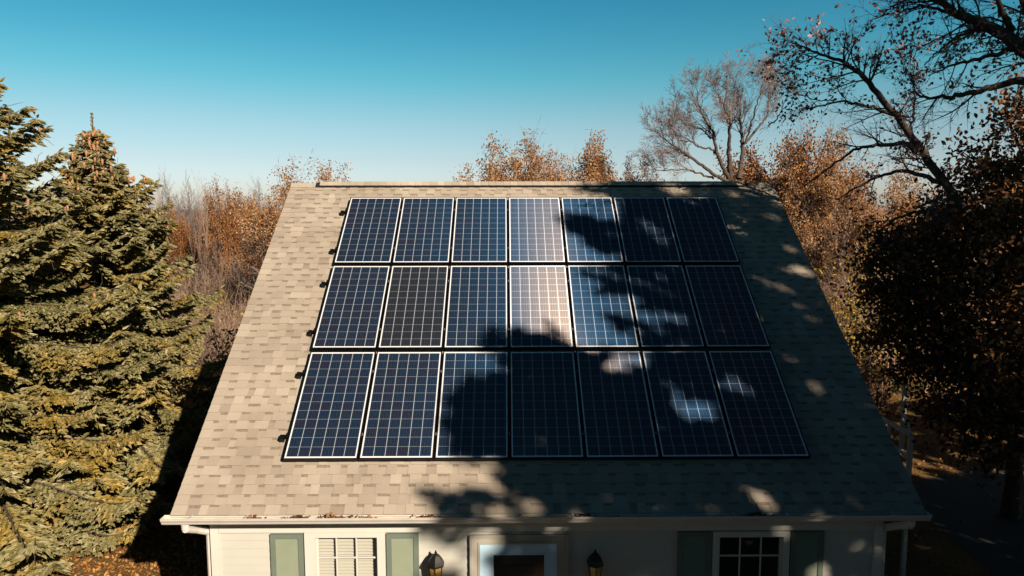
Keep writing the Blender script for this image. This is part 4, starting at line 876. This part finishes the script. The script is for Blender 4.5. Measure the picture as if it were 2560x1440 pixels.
V, F, rn = leaves(Cn, .9, .6, rg, .1); tag(link('woodland', mesh_np('woodland', V, F, REDTWIG, rnd=rn)), 'distant russet woodland filling the skyline behind the house', 'woodland', kind='stuff')
n = 22000; Cn = np.stack([rg.uniform(-14, -4.5, n), rg.uniform(-7, 6, n), rg.uniform(.01, .06, n)], 1); n2 = 9000; C2_ = np.stack([rg.uniform(4.5, 22, n2), rg.uniform(-8, 20, n2), rg.uniform(.01, .06, n2)], 1)
drive_mask = ~((C2_[:, 0] > 8.2) & (C2_[:, 1] < 3.5) & (rg.random(n2) < .93)); C2_ = C2_[drive_mask]
V, F, rn = leaves(np.concatenate([Cn, C2_]), .085, .06, rg, 3.0); tag(link('fallen_leaves', mesh_np('fallen_leaves', V, F, LITTER, rnd=rn)), 'orange-brown fallen leaves lying on the lawn', 'fallen leaves', kind='stuff')

# ------------------------------------------------------------------ gutter debris and deck
for i, (x, s_, lab) in enumerate([(-2.72, .055, 'largest brown leaf clump in the sunlit left half of the gutter'), (-2.35, .03, 'small brown leaf clump in the gutter above the left window'), (-3.75, .028, 'small leaf clump near the left end of the gutter'), (-1.55, .03, 'leaf clump in the gutter above the left lantern'), (.42, .035, 'dark leaf clump in the lit patch of gutter above the right lantern'), (2.62, .045, 'dark twiggy leaf clump in the shaded right half of the gutter'), (-3.2, .03, 'flat leaf clump in the gutter above the left shutter')]):
    rg = np.random.default_rng(70+i); n = 60; Cn = np.array([x, -5.25, 2.915])+rg.normal(size=(n, 3))*[s_*2.2, .018, s_*.45]; V, F, rn = leaves(Cn, .05, .035, rg, 1.0)
    tag(link('leaf_clump', mesh_np('leaf_clump', V, F, DARKOAK if i > 3 else OAKLEAF, rnd=rn)), lab, 'leaf clump', 'leaf clumps in the gutter')
tw_ = MB(); a = np.array((2.66, -5.25, 2.94)); b = np.array(RP(2.60, EV+.24, -.09)); tw_.bar(a, (a+b)/2+np.array([.015, 0, .01]), .006, 5); tw_.bar((a+b)/2+np.array([.015, 0, .01]), b, .005, 5, .003)
tag(tw_.build('twig', BARK), 'bare twig sticking out of the gutter onto the shingles', 'twig')
dk = thing('deck', (5.6, -.3, 0), 'small grey wooden deck with stair rails at the right side of the house', 'deck', None)
fl_ = MB(); fz = at(2275, 1200, 13.0)[2]
for k_ in range(12): fl_.box(4.6+.17*k_, 4.6+.17*k_+.16, -1.1, 1.9, fz-.06, fz-.02, rnd=rng.random())
fl_.build('floor', DECKW, dk)
def seg(name, a, b, r): q = MB(); q.bar(a, b, r, 4); q.build(name, DECKW, dk)
A = at(2277, 1092, 13); B = at(2275, 1200, 13); seg('post', (A[0], A[1], fz), (A[0], A[1], A[2]+.02), .05); seg('post', (A[0], A[1], 0), (A[0], A[1], fz), .05)
Cc = at(2224, 1062, 14.0); D = at(2224, 1108, 14.0); seg('post', (Cc[0], Cc[1], fz), (Cc[0], Cc[1], Cc[2]), .035)
E2 = at(2195, 1040, 14.6); seg('handrail', E2, A+np.array([0, 0, .03]), .045); seg('lower_rail', D, at(2275, 1147, 13), .035)
G1 = at(2264, 945, 14.2); G2 = at(2262, 1040, 14.2); seg('post', (G1[0], G1[1], fz), (G1[0], G1[1], G1[2]), .05); seg('handrail', G2, A+np.array([0, 0, .03]), .035)
